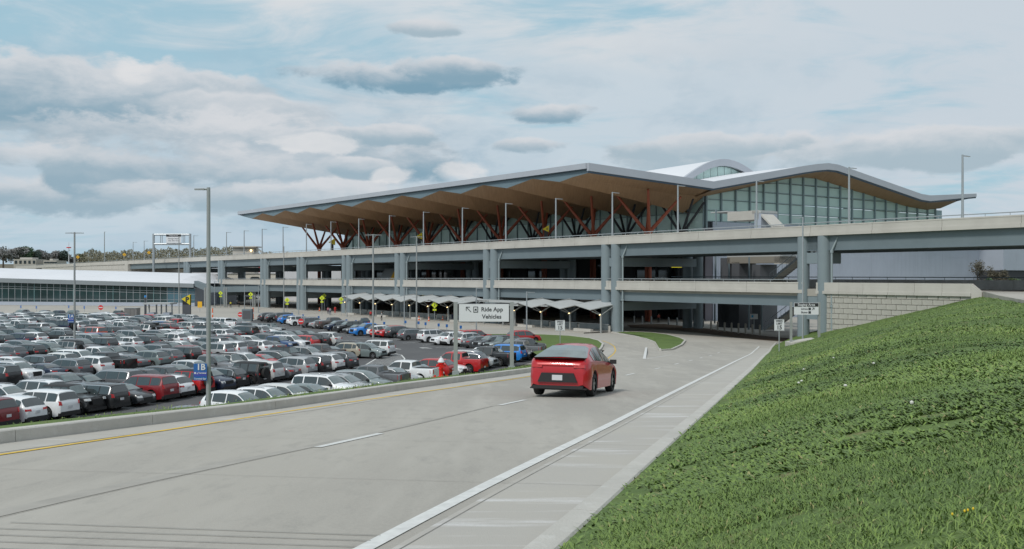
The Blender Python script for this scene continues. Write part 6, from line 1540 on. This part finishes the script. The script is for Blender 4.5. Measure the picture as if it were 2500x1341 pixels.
# ------------------------------------------------------------ trees and far land
M_fol = {n: mat('foliage_'+n, c, .9, var=.35, scale=.12, col2=c2) for n, c, c2 in [('bare',(.17,.15,.10),(.085,.08,.06)),('spring',(.13,.17,.07),(.07,.10,.045)),('green',(.14,.22,.12),(.09,.15,.09)),('dark',(.12,.16,.135),(.08,.11,.10)),('purple',(.29,.285,.275),(.20,.20,.20))]}
def crown_mesh(name, n, rx, ry, rz, cz, leaf, m_, lobes=7, seed=0):
    rg = np.random.RandomState(seed); L = [(rg.uniform(-.55,.55)*rx, rg.uniform(-.55,.55)*ry, cz+rg.uniform(-.5,.6)*rz, rg.uniform(.35,.62)) for _ in range(lobes)]
    P = []
    for _ in range(n):
        lx, ly, lz, lr = L[rg.randint(lobes)]; v = rg.normal(size=3); v /= np.linalg.norm(v); r = rg.uniform(.45,1.05)
        P.append((lx+v[0]*r*lr*rx, ly+v[1]*r*lr*ry, lz+v[2]*r*lr*rz))
    P = np.array(P); a = rg.normal(size=(n,3)); a /= np.linalg.norm(a,axis=1)[:,None]; b = np.cross(a, rg.normal(size=(n,3))); b /= np.linalg.norm(b,axis=1)[:,None]
    s = leaf*rg.uniform(.5,1.3,size=(n,1)); v = np.stack([P-a*s, P+b*s*.6, P+a*s, P-b*s*.5], 1).reshape(-1,3)
    me = bpy.data.meshes.new(name); me.from_pydata(v.tolist(), [], [(4*i,4*i+1,4*i+2,4*i+3) for i in range(n)]); me.materials.append(m_); return me
def tree(p, h, w, kind, label, seed, n=900, group='trees on the far ridge', leaf=None, cat='tree'):
    t = thing(kind+'_tree' if kind != 'bare' else 'bare_tree', label, cat, p, group=group); rg = random.Random(seed)
    m = MB(); m.tube((0,0,-2),(0,0,h*.55), w*.035, w*.018, n=7)
    m.build('trunk', M_bark, t)
    for i in range(5):
        a = rg.uniform(0, 6.28); z = h*rg.uniform(.28,.5); m = MB(); m.tube((0,0,z),(math.cos(a)*w*.3,math.sin(a)*w*.3,z+h*.28), w*.016, w*.005, n=5); m.build('branch', M_bark, t)
    me = crown_mesh('crown', n, w*.5, w*.5, h*.38, h*.62, leaf or w*.035, M_fol[kind], seed=seed); link(bpy.data.objects.new('crown', me), t)
HZ_ = 780
ridge = [(8,598,70,'purple'),(40,604,56,'purple'),(68,600,60,'green'),(85,612,40,'dark'),(103,608,46,'purple'),(122,612,44,'purple'),(145,611,38,'dark'),(158,618,30,'dark'),(176,618,34,'purple'),(196,617,30,'spring')]
for i, (x, yt, wpx, kd) in enumerate(ridge):
    p = at(x, 652, HZ_+i*9); k = p.y/F; tree((p.x, p.y, p.z), (652-yt)*k, wpx*k, kd, f"{dict(purple='leafless purplish-brown', green='fresh green', dark='dark evergreen', spring='budding')[kd]} tree on the ridge, {ordw(i+1)} from the left edge", i+3, n=1500, leaf=.9)
# the long budding wood beyond: one mass of crowns
rg = np.random.RandomState(5); Pw = []; 
def top_y(x): return interp([(185,622),(215,613),(232,609),(262,618),(300,611),(340,614),(380,606),(420,608),(470,607),(520,604),(560,603),(600,612),(660,618),(760,622)], x)
N = 52000; xs_ = rg.uniform(180, 800, N); Yv = rg.uniform(820, 980, N)
lump = np.sin(xs_*.33)*1.8+np.sin(xs_*.13+1)*2.5+np.sin(xs_*.71+2)*1.2
yt = np.array([top_y(x) for x in xs_])+lump
yv = yt+(rg.rand(N)**.8)*(656-yt)
P = np.stack([(xs_-CX)*Yv/F, Yv, H-(yv-HY)*Yv/F], 1)
a = rg.normal(size=(N,3)); a /= np.linalg.norm(a,axis=1)[:,None]; b = np.cross(a, rg.normal(size=(N,3))); b /= np.linalg.norm(b,axis=1)[:,None]; s = rg.uniform(.35,.95,size=(N,1))
v = np.stack([P-a*s, P+b*s*.5, P+a*s, P-b*s*.5], 1).reshape(-1,3); me = bpy.data.meshes.new('wood'); me.from_pydata(v.tolist(), [], [(4*i,4*i+1,4*i+2,4*i+3) for i in range(N)]); me.materials.append(mat('budding_wood', (.25,.225,.155), .9, var=.3, scale=.03, col2=(.15,.15,.105)))
link(bpy.data.objects.new('wood', me), None, 'hazy budding woodland along the horizon behind the ramp', 'woodland', None, 'stuff')
m = MB(); hx = [(-1500,655),(-300,648),(0,645),(200,646),(500,650),(900,656),(1300,664)]
hp2 = [at(x, y, 1000) for x, y in hx]
for a, b in zip(hp2, hp2[1:]): m.quad((a.x*.76,760,-2),(b.x*.76,760,-2),(b.x,1000,b.z),(a.x,1000,a.z)); m.quad((a.x,1000,a.z),(b.x,1000,b.z),(b.x,1500,b.z-2),(a.x,1500,a.z-2))
m.build('far_hill', mat('far_brush', (.13,.115,.08), .95, var=.35, scale=.02), kind='structure')
for (x0, x1, y0, y1, lab) in [(33,88,633,646,'pale flat industrial building on the far ridge'),(106,138,636,645,'small pale building right of the bigger one on the ridge')]:
    a, b = at(x0, y1, 700), at(x1, y0, 700); t = thing('far_building', lab, 'building'); m = MB(); m.box(a.x, b.x, 700, 716, a.z-4, b.z); m.build('wall', mat('far_wall', (.38,.36,.32), .8), t); m = MB(); m.box(a.x+3, b.x-4, 703, 712, b.z, b.z+1.2); m.build('roof', M_conc, t)
    for i in range(5): u = a.x+(b.x-a.x)*(i+.3)/5; m = MB(); m.box(u, u+1.6, 699.8, 699.98, a.z+.6, b.z-1.); m.build('window', M_gdark, t)
p = at(168, 648, 760); k = 760/F; t = thing('radar_tower', 'thin red and white lattice mast with platform above the far trees', 'mast', p); m = MB(); m.tube((0,0,0),(0,0,58*k), .35, .15, n=6); m.build('mast', M_signw, t); m = MB(); m.tube((0,0,42*k),(0,0,44.5*k), 5.5*k, n=12); m.build('platform', M_signr, t); m = MB(); m.tube((0,0,36*k),(0,0,37.5*k), 3.5*k, n=12); m.build('lower_platform', M_signw, t)
# young trees by the far service block
for i, (x, yt, kd, w) in enumerate([(2386,628,'bare',30),(2412,664,'green',16),(2424,634,'bare',26),(2452,644,'bare',26),(2470,666,'spring',18),(2490,668,'green',18)]):
    Y = 134; p = at(x, 690, Y+i); k = Y/F; tree((p.x, p.y, 6.6), (690-yt)*k*1.15, w*k*1.6, kd, f"{'bare young' if kd == 'bare' else 'small leafy'} tree before the service block, {ordw(i+1)} from the left", 40+i, n=1100 if kd == 'bare' else 1500, group='young trees by the service block', leaf=.10 if kd == 'bare' else .18)

# a sloping grey and yellow advertising panel on the arrivals deck
sA, sB = s_px(963, 8), s_px(922, 8); pA = V(sA, 8, 0); t = thing('display_panel', 'leaning grey and yellow display panel on the lower deck left of the fourth pier', 'panel')
zA, zB = z_px(940, 687, 8), z_px(940, 656, 8); w_ = sB-sA
m = MB(); m.hexa([V(sA,8,zA),V(sB,8,zA),V(sB,8.3,zA),V(sA,8.3,zA),V(sA,9,zB),V(sB-w_*.2,9,zB),V(sB-w_*.2,9.3,zB),V(sA,9.3,zB)]); m.build('grey_board', M_galv, t)
m = MB(); m.hexa([V(sA,7.9,zA),V(sA+w_*.3,7.9,zA),V(sA+w_*.3,7.98,zA),V(sA,7.98,zA),V(sA,8.9,zB),V(sA+w_*.15,8.9,zB),V(sA+w_*.15,8.98,zB),V(sA,8.98,zB)]); m.build('yellow_board', M_signo, t)
